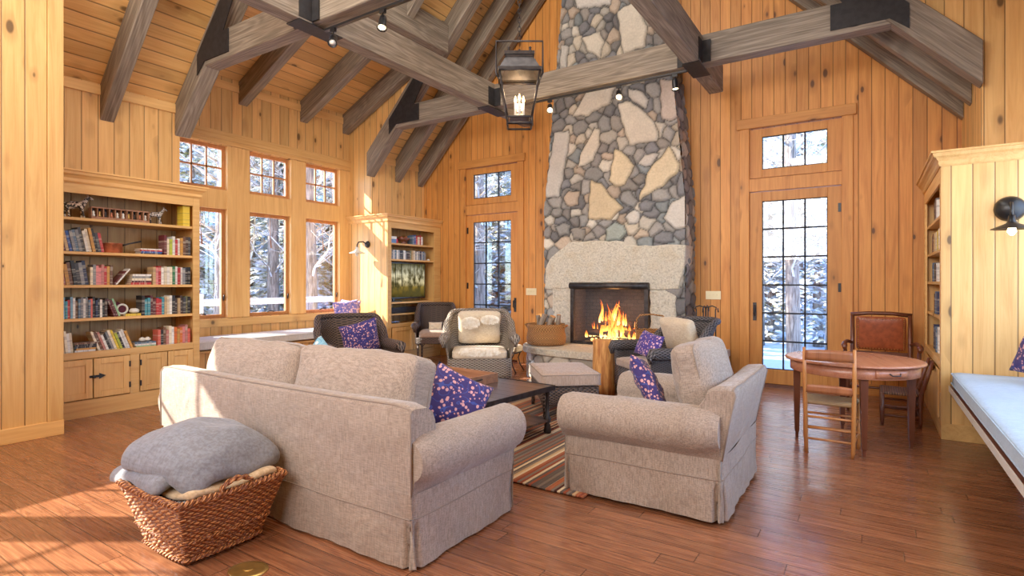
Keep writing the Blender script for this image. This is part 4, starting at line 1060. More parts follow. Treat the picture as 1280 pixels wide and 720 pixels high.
# ================================================================== COFFEE TABLE
ct = empty('coffee_table', (-3.13, 3.955, .0215), -.10, 'low dark plank coffee table with turned iron legs and lower shelf', 'table')
MB().box(-.70, .70, -.475, .475, .395, .425).build('table_top', 'darktable', ct, bev=.004)
MB().box(-.705, .705, -.48, -.470, .385, .43).box(-.705, .705, .470, .48, .385, .43).box(-.705, -.695, -.48, .48, .385, .43).box(.695, .705, -.48, .48, .385, .43).build('metal_edge', 'iron', ct)
MB().box(-.68, .68, -.455, .455, .11, .13).build('lower_shelf', 'darktable', ct, bev=.003)
for sx in (-1, 1):
    for sy in (-1, 1):
        MB().lathe([(.018, 0), (.032, .004), (.036, .03), (.026, .06), (.03, .075), (.02, .09), (.034, .11), (.036, .135), (.018, .16), (.016, .34), (.026, .37), (.028, .393)], 14, (sx*.655, sy*.43, 0)).build('leg', 'iron', ct)
ty = empty('wooden_tray', (-3.27, 3.93, .4475), -.10, 'square rough wooden tray lying on the coffee table', 'tray')
MB().box(-.31, .31, -.31, .31, 0, .012).build('tray_base', 'tray', ty)
MB().box(-.33, .33, -.33, -.312, 0, .085).box(-.33, .33, .312, .33, 0, .085).box(-.33, -.312, -.312, .312, 0, .085).box(.312, .33, -.312, .312, 0, .085).build('tray_rim', 'tray', ty, bev=.002)
for s in (-1, 1): MB().tube([(s*.325, -.09, .055), (s*.36, -.08, .06), (s*.36, .08, .06), (s*.325, .09, .055)], .007, 6).build('handle', 'iron', ty)

# ================================================================== WICKER
def wicker_chair(name, label, loc, rz, mat, W=.78, D=.74, arm=.62, back=.96, seat=.40, squar=2.6, lean=.10, cushion='taupe', back_cushion=None, group=None, open_skirt=False, flare=.10):
    t = empty(name, loc, rz, label, 'wicker chair', group)
    hw = W/2
    def plan(s):                       # s in -1..1 : front of left arm -> back -> front of right arm ; back at -y
        a = pi*(s*.5+.5)*1.0           # 0..pi
        cx, cy = -cos(a), sin(a)
        x = hw*abs(cx)**(2/squar)*(1 if cx > 0 else -1); y = -(D*.62)*abs(cy)**(2/squar)
        return x, y+D*.12
    def full(s):                       # extend straight forward
        S_ = 1.35; q = s*S_
        if abs(q) <= 1: return plan(q)
        x, y = plan(1 if q > 0 else -1); return x, y+(abs(q)-1)*D*1.05
    def toph(s):
        q = abs(s)
        e = min(1, max(0, (q-.30)/.34)); e = e*e*(3-2*e)
        return back*(1-e)+arm*e-(.012*(1-q) if q > .6 else 0)
    def nrm(s):
        x0, y0 = full(max(-1, s-.01)); x1, y1 = full(min(1, s+.01)); d = Vector((x1-x0, y1-y0)).normalized(); return Vector((-d.y, d.x))*(-1)
    def off(s, z):
        k = max(0, (z-seat)/(back-seat)); b = max(0, 1-abs(s)/.5)
        nn = nrm(s); o = flare*k**1.3*(1.3 if abs(s) > .45 else 1); return nn.x*o, nn.y*o-lean*k*b
    def P(s, z):
        x, y = full(s); ox, oy = off(s, z); return (x+ox, y+oy, z)
    # make normals point outward
    c_ = full(0); n_ = nrm(0)
    if n_.y > 0:
        old = nrm; nrm = lambda s: -old(s)
    def sf(u, v):
        s = -1+2*u; z0 = .13 if not open_skirt else seat-.12
        return P(s, z0+(toph(s)-z0)*v)
    m = MB(); m.grid(sf, 48, 14, ulen=W*3.2, vlen=back-.1); m.build('woven_shell', mat, t, solid=.022)
    # front apron
    xl, yl = full(-1); xr, yr = full(1)
    z0 = .13 if not open_skirt else seat-.12
    m = MB(); m.grid(lambda u, v: (xl+(xr-xl)*u, yl-.01+.02*sin(pi*u), z0+(seat-.01-z0)*v), 8, 4, ulen=W, vlen=seat-z0); m.build('front_apron', mat, t, solid=.02)
    m = MB(); m.grid(lambda u, v: (lambda p: (p[0]*.985, (yl-.01)*v+(full(-1+2*u)[1])*(1-v) if False else p[1], seat-.03))((lambda s: (full(s)[0]*(1), full(s)[1]))(-1+2*u)) if v < .5 else (full(-1+2*u)[0]*.02, yl*.5, seat-.03), 24, 1)
    m.build('seat_deck', mat, t)
    # rolled rim
    rim = [Vector(P(-1+2*i/60, toph(-1+2*i/60))) for i in range(61)]
    for e, sg in ((0, -1), (60, 1)):
        pass
    R = [.036+.030*min(1, max(0, (abs(-1+2*i/60)-.35)/.3)) for i in range(61)]
    f0, f1 = rim[0], rim[-1]
    pre = [f0+Vector((0, .02, -.10)), f0+Vector((0, .03, -.03))]; post = [f1+Vector((0, .03, -.03)), f1+Vector((0, .02, -.10))]
    MB().tube(pre+rim+post, [.02, .04]+R+[.04, .02], 10).build('rolled_rim', mat, t)
    fy = yl-.02
    for x, y in ((xl+.03, fy), (xr-.03, fy), (xl*.8, -D*.38), (xr*.8, -D*.38)):
        MB().tube([(x, y, 0), (x, y, z0+.03)], [.015, .02], 8).build('leg', mat, t)
    if open_skirt:
        MB().tube([(xl+.03, fy, z0+.01), (xl+.12, fy, z0-.03), (xl*.5, fy, z0+.01)], .008, 6).tube([(xr-.03, fy, z0+.01), (xr-.12, fy, z0-.03), (xr*.5, fy, z0+.01)], .008, 6).build('brace', mat, t)
    if cushion:
        sc = rbox(W-.10, D*.86, .11, r=.04, n=9, crown=(0, 0, .3), wr=.005).build('seat_cushion', cushion, t, loc=(0, .06+D*.02, seat-.015))
        welt(W-.105, D*.855, .085, .005, .05).build('piping', cushion, sc)
    if back_cushion:
        bc_ = rbox(W*.72, back-seat-.10, .13, r=.05, n=9, crown=(0, 0, .45), wr=.01).build('back_cushion', back_cushion, t, loc=(0, -D*.25, seat+.28), rot=(rad(72), 0, 0))
        bc_.location = (0, -D*.20, seat+.33)
    return t
wicker_chair('wicker_armchair', 'dark brown wicker armchair with a purple pillow, standing before the window bench', (-5.25, 4.62, 0), rad(-114), 'wick_dark', W=.74, arm=.60, back=.93, squar=4.5, lean=.16, cushion='taupe')
wl = wicker_chair('wicker_armchair', 'sunlit light wicker armchair with cream cushions between coffee table and glazed door', (-4.42, 5.98, 0), rad(-143), 'wick_lite', W=.80, D=.72, arm=.64, back=.96, squar=2.3, lean=.12, cushion='cream', back_cushion='cream', flare=.14)
wicker_chair('wicker_armchair', 'small dark wicker chair on thin legs in front of the television cabinet', (-6.28, 7.22, 0), rad(-142), 'wick_dark', W=.60, D=.58, arm=.64, back=.98, seat=.46, squar=5, lean=.10, cushion='taupe', open_skirt=True, flare=.06)
wicker_chair('wicker_armchair', 'dark grey wicker armchair by the hearth with a cream back cushion', (-1.99, 6.20, 0), rad(138), 'wick_grey', W=.84, D=.80, arm=.62, back=.93, squar=2.3, lean=.16, cushion='taupe', back_cushion='cream', flare=.10)
# white tufts standing in for two sun patches on the light chair
M['sun_patch_white'] = fabric('sun_patch_white', srgb(250, 244, 230), srgb(228, 214, 188), fold=1.2, thread=40.0)
throw_pillow('throw_pillow', 'purple', .48, .46, .17, (-5.30, 4.70, .68), (rad(-18), rad(14), rad(-118)), 'purple pillow with pale blossoms on the dark wicker armchair before the bench', 'purple blossom pillows', 2)
throw_pillow('throw_pillow', 'purple_small', .44, .30, .13, (-2.12, 6.10, .66), (rad(-24), rad(6), rad(-40)), 'small purple dotted pillow on the grey wicker armchair by the hearth', 'purple blossom pillows', 3)
throw_pillow('throw_pillow', 'purple', .40, .40, .12, (-2.11, 2.62, .645), (rad(-30), rad(28), rad(48)), 'purple blossom pillow propped inside the sofa arm nearest the armchair', 'purple blossom pillows', 4)
throw_pillow('throw_pillow', 'purple', .40, .40, .13, (-1.25, 3.58, .70), (rad(-30), rad(14), rad(104)), 'narrow purple blossom pillow leaning on the slipcovered armchair cushion', 'purple blossom pillows', 5)
throw_pillow('throw_pillow', 'lilac', .43, .42, .13, (-7.32, 6.20, .86), (rad(-14), rad(-6), rad(60)), 'lilac spotted pillow at the front of the pair on the window bench', 'lilac spotted pillows', 6)
throw_pillow('throw_pillow', 'lilac', .43, .42, .12, (-7.50, 6.40, .86), (rad(-10), rad(3), rad(12)), 'lilac spotted pillow at the back of the pair, against the cabinet side', 'lilac spotted pillows', 7)
throw_pillow('throw_pillow', 'purple', .42, .40, .14, (-3.78, 2.62, .70), (rad(-20), rad(4), rad(8)), 'dark purple pillow barely showing over the sofa back', 'pillows at the far end of the sofa', 8)
throw_pillow('throw_pillow', 'teal_print', .44, .42, .14, (-3.45, 2.66, .71), (rad(-20), rad(24), rad(-10)), 'pale teal patterned pillow barely showing over the sofa back', 'pillows at the far end of the sofa', 9)
throw_pillow('throw_pillow', 'purple', .46, .46, .15, (1.10, 5.62, .87), (rad(-20), rad(6), rad(-60)), 'dark purple pillow on the pale blue bench cushion', 'purple blossom pillows', 10)
M['ivory'] = plain('ivory', srgb(222, 206, 178), .8)
throw_pillow('throw_pillow', 'ivory', .24, .15, .07, (-6.22, 7.16, .62), (rad(-20), 0, rad(36)), 'tiny ivory pillow on the small dark wicker chair', None, 11)

# ottoman
ot = empty('ottoman', (-2.72, 5.16, .0215), rad(-50), 'square wicker ottoman with thick beige cushion beside the coffee table', 'ottoman')
OW, OD = .82, .60
m = MB()
def osk(u, v):
    s = u*4; k = int(s) % 4; f = s-int(s); hw, hd = OW/2-.03, OD/2-.03
    c = [(-hw, -hd), (hw, -hd), (hw, hd), (-hw, hd)]; a, b = c[k], c[(k+1) % 4]
    arch = .10*sin(pi*f)**.5*(1-v)
    return (a[0]+(b[0]-a[0])*f, a[1]+(b[1]-a[1])*f, .08+arch+(.31-.08-arch)*v)
m.grid(osk, 64, 5, cu=True, ulen=2.7, vlen=.2); m.build('woven_skirt', 'wick_dark', ot, solid=.02)
for sx in (-1, 1):
    for sy in (-1, 1): MB().tube([(sx*(OW/2-.04), sy*(OD/2-.04), 0), (sx*(OW/2-.04), sy*(OD/2-.04), .3)], .02, 8).build('leg', 'wick_dark', ot)
MB().box(-OW/2+.02, OW/2-.02, -OD/2+.02, OD/2-.02, .30, .325).build('top_deck', 'wick_dark', ot, bev=.006)
q = rbox(OW, OD, .13, r=.03, n=8, crown=(0, 0, .08)).build('cushion', 'taupe', ot, loc=(0, 0, .327))
for zz in (.015, .115): welt(OW-.004, OD-.004, zz, .005, .03).build('piping', 'linen_seam', q)

# log stump table
st_ = log('log_stump', 'stump', (-2.775, 6.33, 0), (-2.775, 6.33, .66), .135, 'smooth peeled log stump standing upright between ottoman and grey wicker chair', None, 'stump')

# small footstool
fs_ = empty('footstool', (-4.70, 7.12, 0), rad(10), 'small cream footstool with curled iron legs beside the hearth', 'footstool'); fs_.scale = (.85, .85, 1)
rbox(.44, .34, .10, r=.03, n=7, crown=(0, 0, .3)).build('seat', 'cream', fs_, loc=(0, 0, .30))
MB().box(-.2, .2, -.15, .15, .285, .30).build('seat_frame', 'iron', fs_)
for s in (-1, 1):
    MB().tube([(s*.17, -.15, .29), (s*.12, -.16, .20), (s*.15, -.17, .10), (s*.22, -.19, .0)], .011, 6).build('leg', 'iron', fs_)
    MB().tube([(s*.17, .15, .29), (s*.12, .16, .20), (s*.15, .17, .10), (s*.22, .19, .0)], .011, 6).build('leg', 'iron', fs_)
MB().tube([(-.13, -.165, .15), (0, -.17, .19), (.13, -.165, .15)], .008, 6).build('scroll_brace', 'iron', fs_)

# ================================================================== HEARTH THINGS
HZ = .457
lb = empty('log_basket', (-4.0, 7.06, HZ), rad(10), 'round tan woven basket full of firewood on the raised hearth', 'basket')
prof = [(.24, 0), (.285, .03), (.29, .12), (.27, .21), (.275, .24), (.285, .26), (.275, .31), (.262, .30), (.262, .25), (.25, .20), (.265, .12), (.255, .04), (.2, .02)]
MB().lathe(prof, 32).build('woven_body', 'wick_honey', lb)
for s in (-1, 1): MB().tube([(s*.275, -.07, .26), (s*.31, -.05, .29), (s*.31, .05, .29), (s*.275, .07, .26)], .012, 6).build('handle', 'wick_honey', lb)
lg = [((-4.16, 6.98, .50), (-4.02, 7.06, .90), .042), ((-4.07, 7.17, .50), (-3.92, 7.12, .87), .045), ((-3.98, 6.93, .50), (-3.90, 7.02, .84), .038), ((-3.86, 7.12, .50), (-3.80, 7.08, .90), .034), ((-4.10, 7.08, .50), (-4.16, 7.10, .88), .036)]
for i, (a, b, r) in enumerate(lg): log('firewood_log', 'bark', a, b, r, 'split firewood log sticking up out of the round woven basket', 'firewood in the round basket')
hb = empty('handle_basket', (-2.44, 7.12, HZ), rad(5), 'honey coloured basket with tall hoop handle on the hearth behind the grey wicker chair', 'basket')
MB().lathe([(.13, 0), (.17, .02), (.20, .16), (.205, .27), (.19, .27), (.185, .16), (.15, .03), (.1, .02)], 28).build('woven_body', 'wick_honey', hb)
MB().tube([(cos(2*pi*k/30)*.2, sin(2*pi*k/30)*.2, .275+.004*sin(k*3)) for k in range(30)], .013, 8, closed=True).build('rim', 'wick_honey', hb)
MB().tube([(-.195, 0, .26), (-.195, 0, .42), (-.15, 0, .475), (0, 0, .49), (.15, 0, .475), (.195, 0, .42), (.195, 0, .26)], .011, 8).build('handle', 'wick_honey', hb)
ft = empty('fireplace_tools', (-1.80, 7.36, HZ), 0, 'rack of curled iron fireplace tools beside the chimney', 'fire tools')
MB().lathe([(.13, 0), (.13, .012), (.03, .03), (.012, .05)], 20).build('base', 'iron', ft)
MB().tube([(0, 0, .04), (0, 0, .60)], .011, 8).tube([(-.12, 0, .55), (-.13, 0, .59), (-.08, 0, .61), (0, 0, .585), (.08, 0, .61), (.13, 0, .59), (.12, 0, .55)], .008, 6).tube([(0, -.12, .55), (0, -.13, .59), (0, -.08, .61), (0, 0, .585), (0, .08, .61), (0, .13, .59), (0, .12, .55)], .008, 6).build('stand', 'iron', ft)
for i, (x, y) in enumerate(((-.12, 0), (.12, 0), (0, -.12), (0, .12))):
    m = MB(); m.tube([(x*1.05, y*1.05, .10), (x, y, .50), (x, y, .56), (x*1.25, y*1.25, .58), (x*1.3, y*1.3, .53)], .008, 6)
    if i == 0: m.box(x-.04, x+.04, y-.006, y+.006, .03, .14)
    elif i == 1: m.tube([(x, y, .12), (x, y, .03)], [.03, .04], 8)
    elif i == 2: m.tube([(x, y, .12), (x+.03, y, .09)], .008, 6)
    else: m.tube([(x+.01, y, .34), (x+.02, y, .06)], .007, 6)
    m.build(['shovel', 'brush', 'poker', 'tongs'][i], 'iron', ft)
# ================================================================== BOOKS
def book_mesh(nm):
    m = MB()       # unit book: x depth 0..1 (spine at 1), y thickness, z height
    m.box(.04, 1, -.5, -.42, 0, 1).box(.04, 1, .42, .5, 0, 1).box(.97, 1, -.42, .42, 0, 1)
    m.cm = 1; m.box(.06, .97, -.42, .42, .015, .985)
    o = m.build(nm, ['book', 'pages']); me = o.data; bpy.data.objects.remove(o); return me
BOOKME = book_mesh('book')
CN = {'maroon': (96, 34, 40), 'tan': (196, 164, 118), 'royal blue': (44, 84, 160), 'cream': (228, 216, 188), 'grey': (128, 130, 134), 'slate blue': (84, 108, 132), 'black': (34, 32, 36), 'charcoal': (62, 62, 68), 'white': (232, 230, 222),
      'red': (176, 42, 46), 'brown': (106, 70, 48), 'ochre': (204, 150, 66), 'navy': (34, 44, 78), 'yellow': (226, 196, 60), 'pink': (214, 130, 128), 'orange': (216, 112, 44), 'coral': (222, 104, 84), 'pale green': (150, 196, 150), 'green': (46, 120, 74),
      'sky blue': (128, 176, 204), 'teal': (60, 140, 156), 'dark brown': (64, 42, 34), 'lime': (184, 196, 60), 'dusty rose': (186, 120, 110), 'olive': (112, 110, 70)}
KEY = {'m': 'maroon', 't': 'tan', 'R': 'royal blue', 'c': 'cream', 'g': 'grey', 's': 'slate blue', 'k': 'black', 'h': 'charcoal', 'w': 'white', 'r': 'red', 'b': 'brown', 'o': 'ochre', 'n': 'navy', 'y': 'yellow', 'p': 'pink', 'O': 'orange', 'C': 'coral', 'l': 'pale green', 'G': 'green', 'S': 'sky blue', 'T': 'teal', 'd': 'dark brown', 'L': 'lime', 'D': 'dusty rose', 'v': 'olive'}
ORD = ['first', 'second', 'third', 'fourth', 'fifth', 'sixth', 'seventh', 'eighth', 'ninth', 'tenth', 'eleventh', 'twelfth', 'thirteenth', 'fourteenth', 'fifteenth', 'sixteenth', 'seventeenth', 'eighteenth', 'nineteenth', 'twentieth', 'twenty-first', 'twenty-second', 'twenty-third', 'twenty-fourth', 'twenty-fifth', 'twenty-sixth']
br = random.Random(11)
def book(mat4, dims, cname, label, group):
    o = bpy.data.objects.new('book', BOOKME); COL.objects.link(o)
    o.matrix_world = mat4 @ Matrix.Diagonal((*dims, 1))
    k = br.uniform(.85, 1.12); o.color = (*mul(srgb(*CN[cname]), k), 1)
    return tag(o, label, 'book', group)
def row(ax, face, outd, a0, a1, z, keys, h, lean=0, where='', dep=.15, frm='window', hv=.025, group=None):
    """upright books along Y from a0 to a1; face = x of the spines, outd = +1 when spines face +x"""
    n = len(keys); L = abs(a1-a0); sg = 1 if a1 > a0 else -1
    ln = rad(lean); slot = (L-abs(math.sin(ln))*h*.95)/n
    for i, k in enumerate(keys):
        t = slot*math.cos(ln)*.93; hh = h+br.uniform(-hv, hv)
        c0 = a0+sg*(slot*(i+.5)+(abs(math.sin(ln))*h*.95 if lean*sg < 0 else 0)); d = dep*br.uniform(.88, 1)
        fx = face-outd*br.uniform(0, .02)
        zz = z+.0015+abs(math.sin(ln))*t/2
        m4 = Matrix.Translation((fx-outd*d if outd > 0 else fx+d, c0, zz)) @ Matrix.Rotation(-ln, 4, 'X')
        if outd < 0: m4 = m4 @ Matrix.Rotation(pi, 4, 'Z')
        book(m4, (d, t, hh), KEY[k], ('%s book, %s from %s end, %s' % (KEY[k], ORD[i], frm, where)), group or 'books of '+where)
def stack(face, outd, a0, a1, z, keys, where, th=.025, dep=.16):
    zz = z+.001
    for i, k in enumerate(keys):
        t = th*br.uniform(.85, 1.15); L = abs(a1-a0)*br.uniform(.86, 1); c = (a0+a1)/2+br.uniform(-.006, .006)
        m4 = Matrix.Translation((face-outd*.01, c-L/2 if outd > 0 else c+L/2, zz+t/2)) @ (Matrix.Rotation(rad(90), 4, 'Z') if outd > 0 else Matrix.Rotation(rad(-90), 4, 'Z'))
        # lying flat: rotate so that the book's height runs along Y and the spine faces the room
        R = Matrix(((0, 0, 0), (0, 0, 0), (0, 0, 0))); 
        m4 = Matrix.Translation((face-outd*(.012+dep), c-L/2*1, zz+t/2)) @ Matrix(((outd, 0, 0, 0), (0, 0, 1, 0), (0, 1, 0, 0), (0, 0, 0, 1)))
        book(m4, (dep, t, L), KEY[k], '%s book lying flat, %s from bottom, %s' % (KEY[k], ORD[i], where), 'books of '+where)
        zz += t+.0006
yb_ = lambda px: on_x(px, -6.74)
WS = 'the pillar'
FXB = -6.745
names = ['top', 'second', 'third', 'fourth', 'bottom']
sh = lambda i, part: '%s, %s shelf of tall bookcase' % (part.replace('the ', ''), names[i])
row('Y', FXB, 1, yb_(70), yb_(74), SHZ[0], 'l', .215, 0, sh(0, 'the single book by the pillar'), frm='pillar')
row('Y', FXB, 1, yb_(229), yb_(238), SHZ[0], 'y', .235, 0, sh(0, 'the single book by the windows'), frm='pillar', hv=.002)
row('Y', FXB, 1, yb_(68.5), yb_(132), SHZ[1], 'mmtRgsghwcokhr', .225, -11, sh(1, 'the leaning row'), frm='pillar')
stack(FXB, 1, yb_(176), yb_(205), SHZ[1], 'nRrw', sh(1, 'the flat stack'), .016)
row('Y', FXB, 1, yb_(206), yb_(239), SHZ[1], 'mcLwrwobdh', .20, 0, sh(1, 'the upright row'), frm='pillar')
row('Y', FXB, 1, yb_(68.5), yb_(112), SHZ[2], 'kDobkhgn', .225, -8, sh(2, 'the leaning row'), frm='pillar')
row('Y', FXB, 1, yb_(113), yb_(142), SHZ[2], 'cgppDrob', .20, 0, sh(2, 'the middle row'), frm='pillar')
row('Y', FXB, 1, yb_(143), yb_(163), SHZ[2], 'mw', .20, 38, sh(2, 'the slumped pair'), frm='pillar')
stack(FXB, 1, yb_(165), yb_(191), SHZ[2], 'rmcgw', sh(2, 'the flat stack'), .024)
row('Y', FXB, 1, yb_(192), yb_(239), SHZ[2], 'tprwcwcGwrwgkk', .20, 0, sh(2, 'the row by the windows'), frm='pillar', hv=.012)
row('Y', FXB, 1, yb_(69), yb_(135), SHZ[3], 'gocSTrSwbsgwgsCknkwkd', .195, 0, sh(3, 'the long upright row'), frm='pillar')
row('Y', FXB, 1, yb_(135.5), yb_(152), SHZ[3], 'mml', .19, -20, sh(3, 'the slanting trio'), frm='pillar')
row('Y', FXB, 1, yb_(178), yb_(239), SHZ[3], 'kTTmmrrTtcwkdtdhvk', .195, 0, sh(3, 'the row by the windows'), frm='pillar')
row('Y', FXB, 1, yb_(69), yb_(93), SHZ[4], 'kvccwc', .22, -5, sh(4, 'the short row'), frm='pillar')
stack(FXB, 1, yb_(93.5), yb_(122), SHZ[4], 'rwokkb', sh(4, 'the flat stack'), .018)
row('Y', FXB, 1, yb_(115), yb_(168), SHZ[4], 'cbDwkgcyLkwwo', .21, -20, sh(4, 'the slanting row'), frm='pillar')
stack(FXB, 1, yb_(169), yb_(197), SHZ[4], 'glws', sh(4, 'the pale flat stack'), .017)
row('Y', FXB, 1, yb_(198), yb_(239), SHZ[4], 'CkbDcwOoOpDC', .205, 0, sh(4, 'the warm coloured row'), frm='pillar')
# television cabinet shelves
yt = lambda px: on_x(px, -6.86)
names2 = ['the top shelf', 'the second shelf']
row('Y', -6.86, 1, yt(516.5), yt(529), 2.04, 'sRrcrw', .17, 0, 'top shelf of television cabinet', frm='pillar')
row('Y', -6.86, 1, yt(487.5), yt(533), 1.765, 'wgwswgkkwgkdvtcgwgnwsg', .155, 0, 'second shelf of television cabinet', dep=.13, frm='pillar', hv=.012)
# corner bookcase
names3 = ['top', 'second', 'third', 'fourth', 'lowest']
for i, (z, keys, h, y1) in enumerate(zip(CSZ, ('wghkkd', 'cyctbdk', 'wwkgbsk', 'nsnk', 'wskssn'), (.22, .21, .20, .22, .24), (6.75, 6.9, 6.95, 6.6, 6.8))):
    row('Y', CX0+.035, -1, 6.95, y1+.72, z, keys, h, 0, '%s shelf of corner bookcase' % names3[i], frm='room')

# ------------------------------------------------------------------ ornaments on the shelves
def skin_mesh(name, J, E_, mat, parent=None, sub=2):
    me = bpy.data.meshes.new(name); me.from_pydata([j[0] for j in J], E_, []); me.materials.append(M[mat])
    o = bpy.data.objects.new(name, me); COL.objects.link(o)
    if parent: o.parent = parent
    md = o.modifiers.new('k', 'SKIN'); md.use_smooth_shade = True
    for v, j in zip(me.skin_vertices[0].data, J): v.radius = (j[1]*1.25, j[1]*1.25)
    me.skin_vertices[0].data[0].use_root = True
    sb = o.modifiers.new('u', 'SUBSURF'); sb.levels = sb.render_levels = sub; return o
def _pied(name, a, b, s):
    t = NT(name); tc = t.coord()[0]; n = t.noise(tc, s, 2)
    return t.pbr(t.mix(t.smooth(n, .48, .52), a, b), .4)
M['pied'] = _pied('pied', (.03, .022, .02), srgb(226, 214, 196), 9.0); M['pied_dark'] = _pied('pied_dark', (.012, .011, .012), srgb(190, 180, 170), 14.0)
def horse(loc, sc, rz, mat, label):
    t = empty('horse_figurine', loc, rz, label, 'figurine'); t.scale = (sc, sc, sc)
    J = [((0, 0, .62), .115), ((.22, 0, .60), .125), ((-.22, 0, .60), .11), ((.36, 0, .72), .085), ((.46, 0, .90), .06), ((.50, 0, .99), .058), ((.60, 0, .92), .042), ((.68, 0, .86), .036),
         ((.24, .07, .40), .05), ((.27, .07, .22), .028), ((.26, .07, .03), .034), ((.24, -.07, .40), .05), ((.30, -.07, .22), .028), ((.33, -.07, .03), .034),
         ((-.26, .07, .42), .06), ((-.33, .07, .24), .03), ((-.30, .07, .03), .034), ((-.26, -.07, .42), .06), ((-.22, -.07, .24), .03), ((-.20, -.07, .03), .034),
         ((-.36, 0, .62), .03), ((-.44, 0, .46), .035), ((-.46, 0, .30), .018)]
    E_ = [(0, 1), (0, 2), (1, 3), (3, 4), (4, 5), (5, 6), (6, 7), (1, 8), (8, 9), (9, 10), (1, 11), (11, 12), (12, 13), (2, 14), (14, 15), (15, 16), (2, 17), (17, 18), (18, 19), (2, 20), (20, 21), (21, 22)]
    skin_mesh('body', J, E_, mat, t)
    for s in (-1, 1): MB().lathe([(.022, 0), (.014, .04), (.002, .075)], 8, (.47, s*.035, 1.03)).build('ear', mat, t)
    m = MB(); m.grid(lambda u, v: (.30+.17*u-.05*v, .012*sin(u*9), .80+.22*u-.03-.09*v*(1-.3*u)), 8, 3); m.build('mane', mat, t, solid=.02)
    return t
horse((-6.86, yb_(99), SHZ[0]+.001), .235, rad(84), 'pied', 'black and white horse figurine with bent neck on the top shelf of the tall bookcase')
horse((-6.84, yb_(198.5), SHZ[0]+.001), .19, rad(76), 'pied_dark', 'small black horse figurine with white stockings near the yellow book')
pt = empty('printer_tray', (-6.80, (yb_(116)+yb_(188))/2, SHZ[0]+.001), 0, 'long shallow wooden box of tiny keepsakes in ten compartments between the horses', 'display box')
LT_ = yb_(188)-yb_(116)
m = MB(); m.box(-.04, .03, -LT_/2, LT_/2, .0, .028).box(-.04, .03, -LT_/2, LT_/2, .118, .13).box(-.045, -.04, -LT_/2, LT_/2, 0, .13)
for i in range(11): y = -LT_/2+LT_*i/10; m.box(-.04, .03, y-.004, y+.004, .028, .118)
m.build('tray_box', 'tray', pt)
MB().box(-.039, -.037, -LT_/2, LT_/2, .028, .118).build('dark_lining', 'black', pt)
ks = random.Random(4)
for i in range(10):
    y = -LT_/2+LT_*(i+.5)/10; mt = ['enamel', 'brass', 'iron', 'coral_', 'enamel'][i % 5] if False else ['enamel', 'brass', 'iron', 'copper', 'enamel'][i % 5]
    tag(MB().lathe([(.012, 0), (.016, .012), (.009, .03), (.013, .045), (.004, .06)], 10, (-6.80, pt.location.y+y, SHZ[0]+.0305)).build('keepsake', mt), 'tiny turned keepsake, %s from the big horse in the long box' % ORD[i], 'keepsake', 'keepsakes in the long box')
pan = empty('copper_saucepan', (-6.84, yb_(145), SHZ[1]+.001), 0, 'old copper saucepan with long dark handle on the second shelf', 'pan')
MB().lathe([(.088, 0), (.096, .006), (.094, .10), (.10, .105), (.09, .105), (.088, .01), (.03, .008)], 28).build('pan_body', 'copper', pan)
MB().tube([(0, .094, .085), (.02, .16, .11), (.035, .27, .14)], [.012, .008, .011], 8).build('handle', 'iron', pan)
pn = MB().prism([(-.09, 0), (.16, .012), (-.06, .16)], 'X', -.006, .006).build('pennant', 'maroon_felt' if 'maroon_felt' in M else 'leather')
pn.data.materials[0] = plain('maroon_felt', srgb(92, 36, 52), .9); pn.location = (-6.86, yb_(160), SHZ[3]+.002); tag(pn, 'maroon triangular pennant standing on the fourth shelf of the tall bookcase', 'pennant')
dp = MB().tube([(-6.84, yb_(158)+cos(2*pi*k/24)*.05, SHZ[3]+.075+sin(2*pi*k/24)*.05) for k in range(24)], .011, 8, closed=True).build('round_ornament', 'enamel'); tag(dp, 'pale ring-shaped ornament in front of the maroon pennant', 'ornament')
stack(FXB+.0, 1, yb_(156), yb_(178), SHZ[3], 'y', 'beside the pennant, tall bookcase', .022, dep=.07)
tag(MB().lathe([(.015, 0), (.045, .012), (.05, .03), (.035, .05), (.008, .056)], 14, (-6.80, yb_(171), SHZ[3]+.027)).build('seashell', 'enamel'), 'rounded pale seashell on the yellow book beside the pennant', 'shell')
for i, px in enumerate((181, 187.5)):
    tag(MB().lathe([(.012, 0), (.035, .01), (.03, .03), (.006, .045)], 12, (-6.80, yb_(px), SHZ[4]+.078)).build('seashell', 'enamel'), ['pale seashell nearer the pillar on the pale flat book stack', 'pale seashell nearer the windows on the pale flat book stack'][i], 'shell', 'seashells on the bottom shelf')
# television and boxes
def _tvs():
    t = NT('forest_picture'); tc, x, y, z = t.coord('Generated')
    base = t.ramp(z, [(0, (.02, .016, .004)), (.3, (.26, .17, .03)), (.5, (1, .86, .5)), (.75, (.62, .58, .4)), (1, (.05, .05, .02))])
    n = t.noise(t.comb(t.m_('MULTIPLY', y, 9.0), 0.0, t.m_('MULTIPLY', z, 4.0)), 1.0, 4)
    tr = t.m_('LESS_THAN', t.noise(t.comb(t.m_('ADD', t.m_('MULTIPLY', y, 26.0), t.m_('MULTIPLY', z, .6)), 0.0, 0.0), 1.0, 1), .43)
    tr = t.m_('MULTIPLY', tr, t.m_('GREATER_THAN', z, t.m_('ADD', .24, t.m_('MULTIPLY', n, .12))))
    c = t.mix(t.smooth(n, .35, .7), mul((.25, .2, .06), .3), base); c = t.mix(t.m_('MULTIPLY', tr, .9), c, (.012, .012, .006))
    return t.surface(t.n('Emission', {'Color': c, 'Strength': .8}).outputs[0])
M['tvscreen'] = _tvs()
tv = empty('television', (-6.93, 7.185, 1.032), 0, 'flat television showing a sunlit forest, standing in the corner cabinet', 'television')
MB().box(-.03, .0, -.505, .505, .045, .69).build('case', 'black', tv, bev=.006)
MB().box(.0005, .003, -.48, .48, .075, .665).build('screen', 'tvscreen', tv)
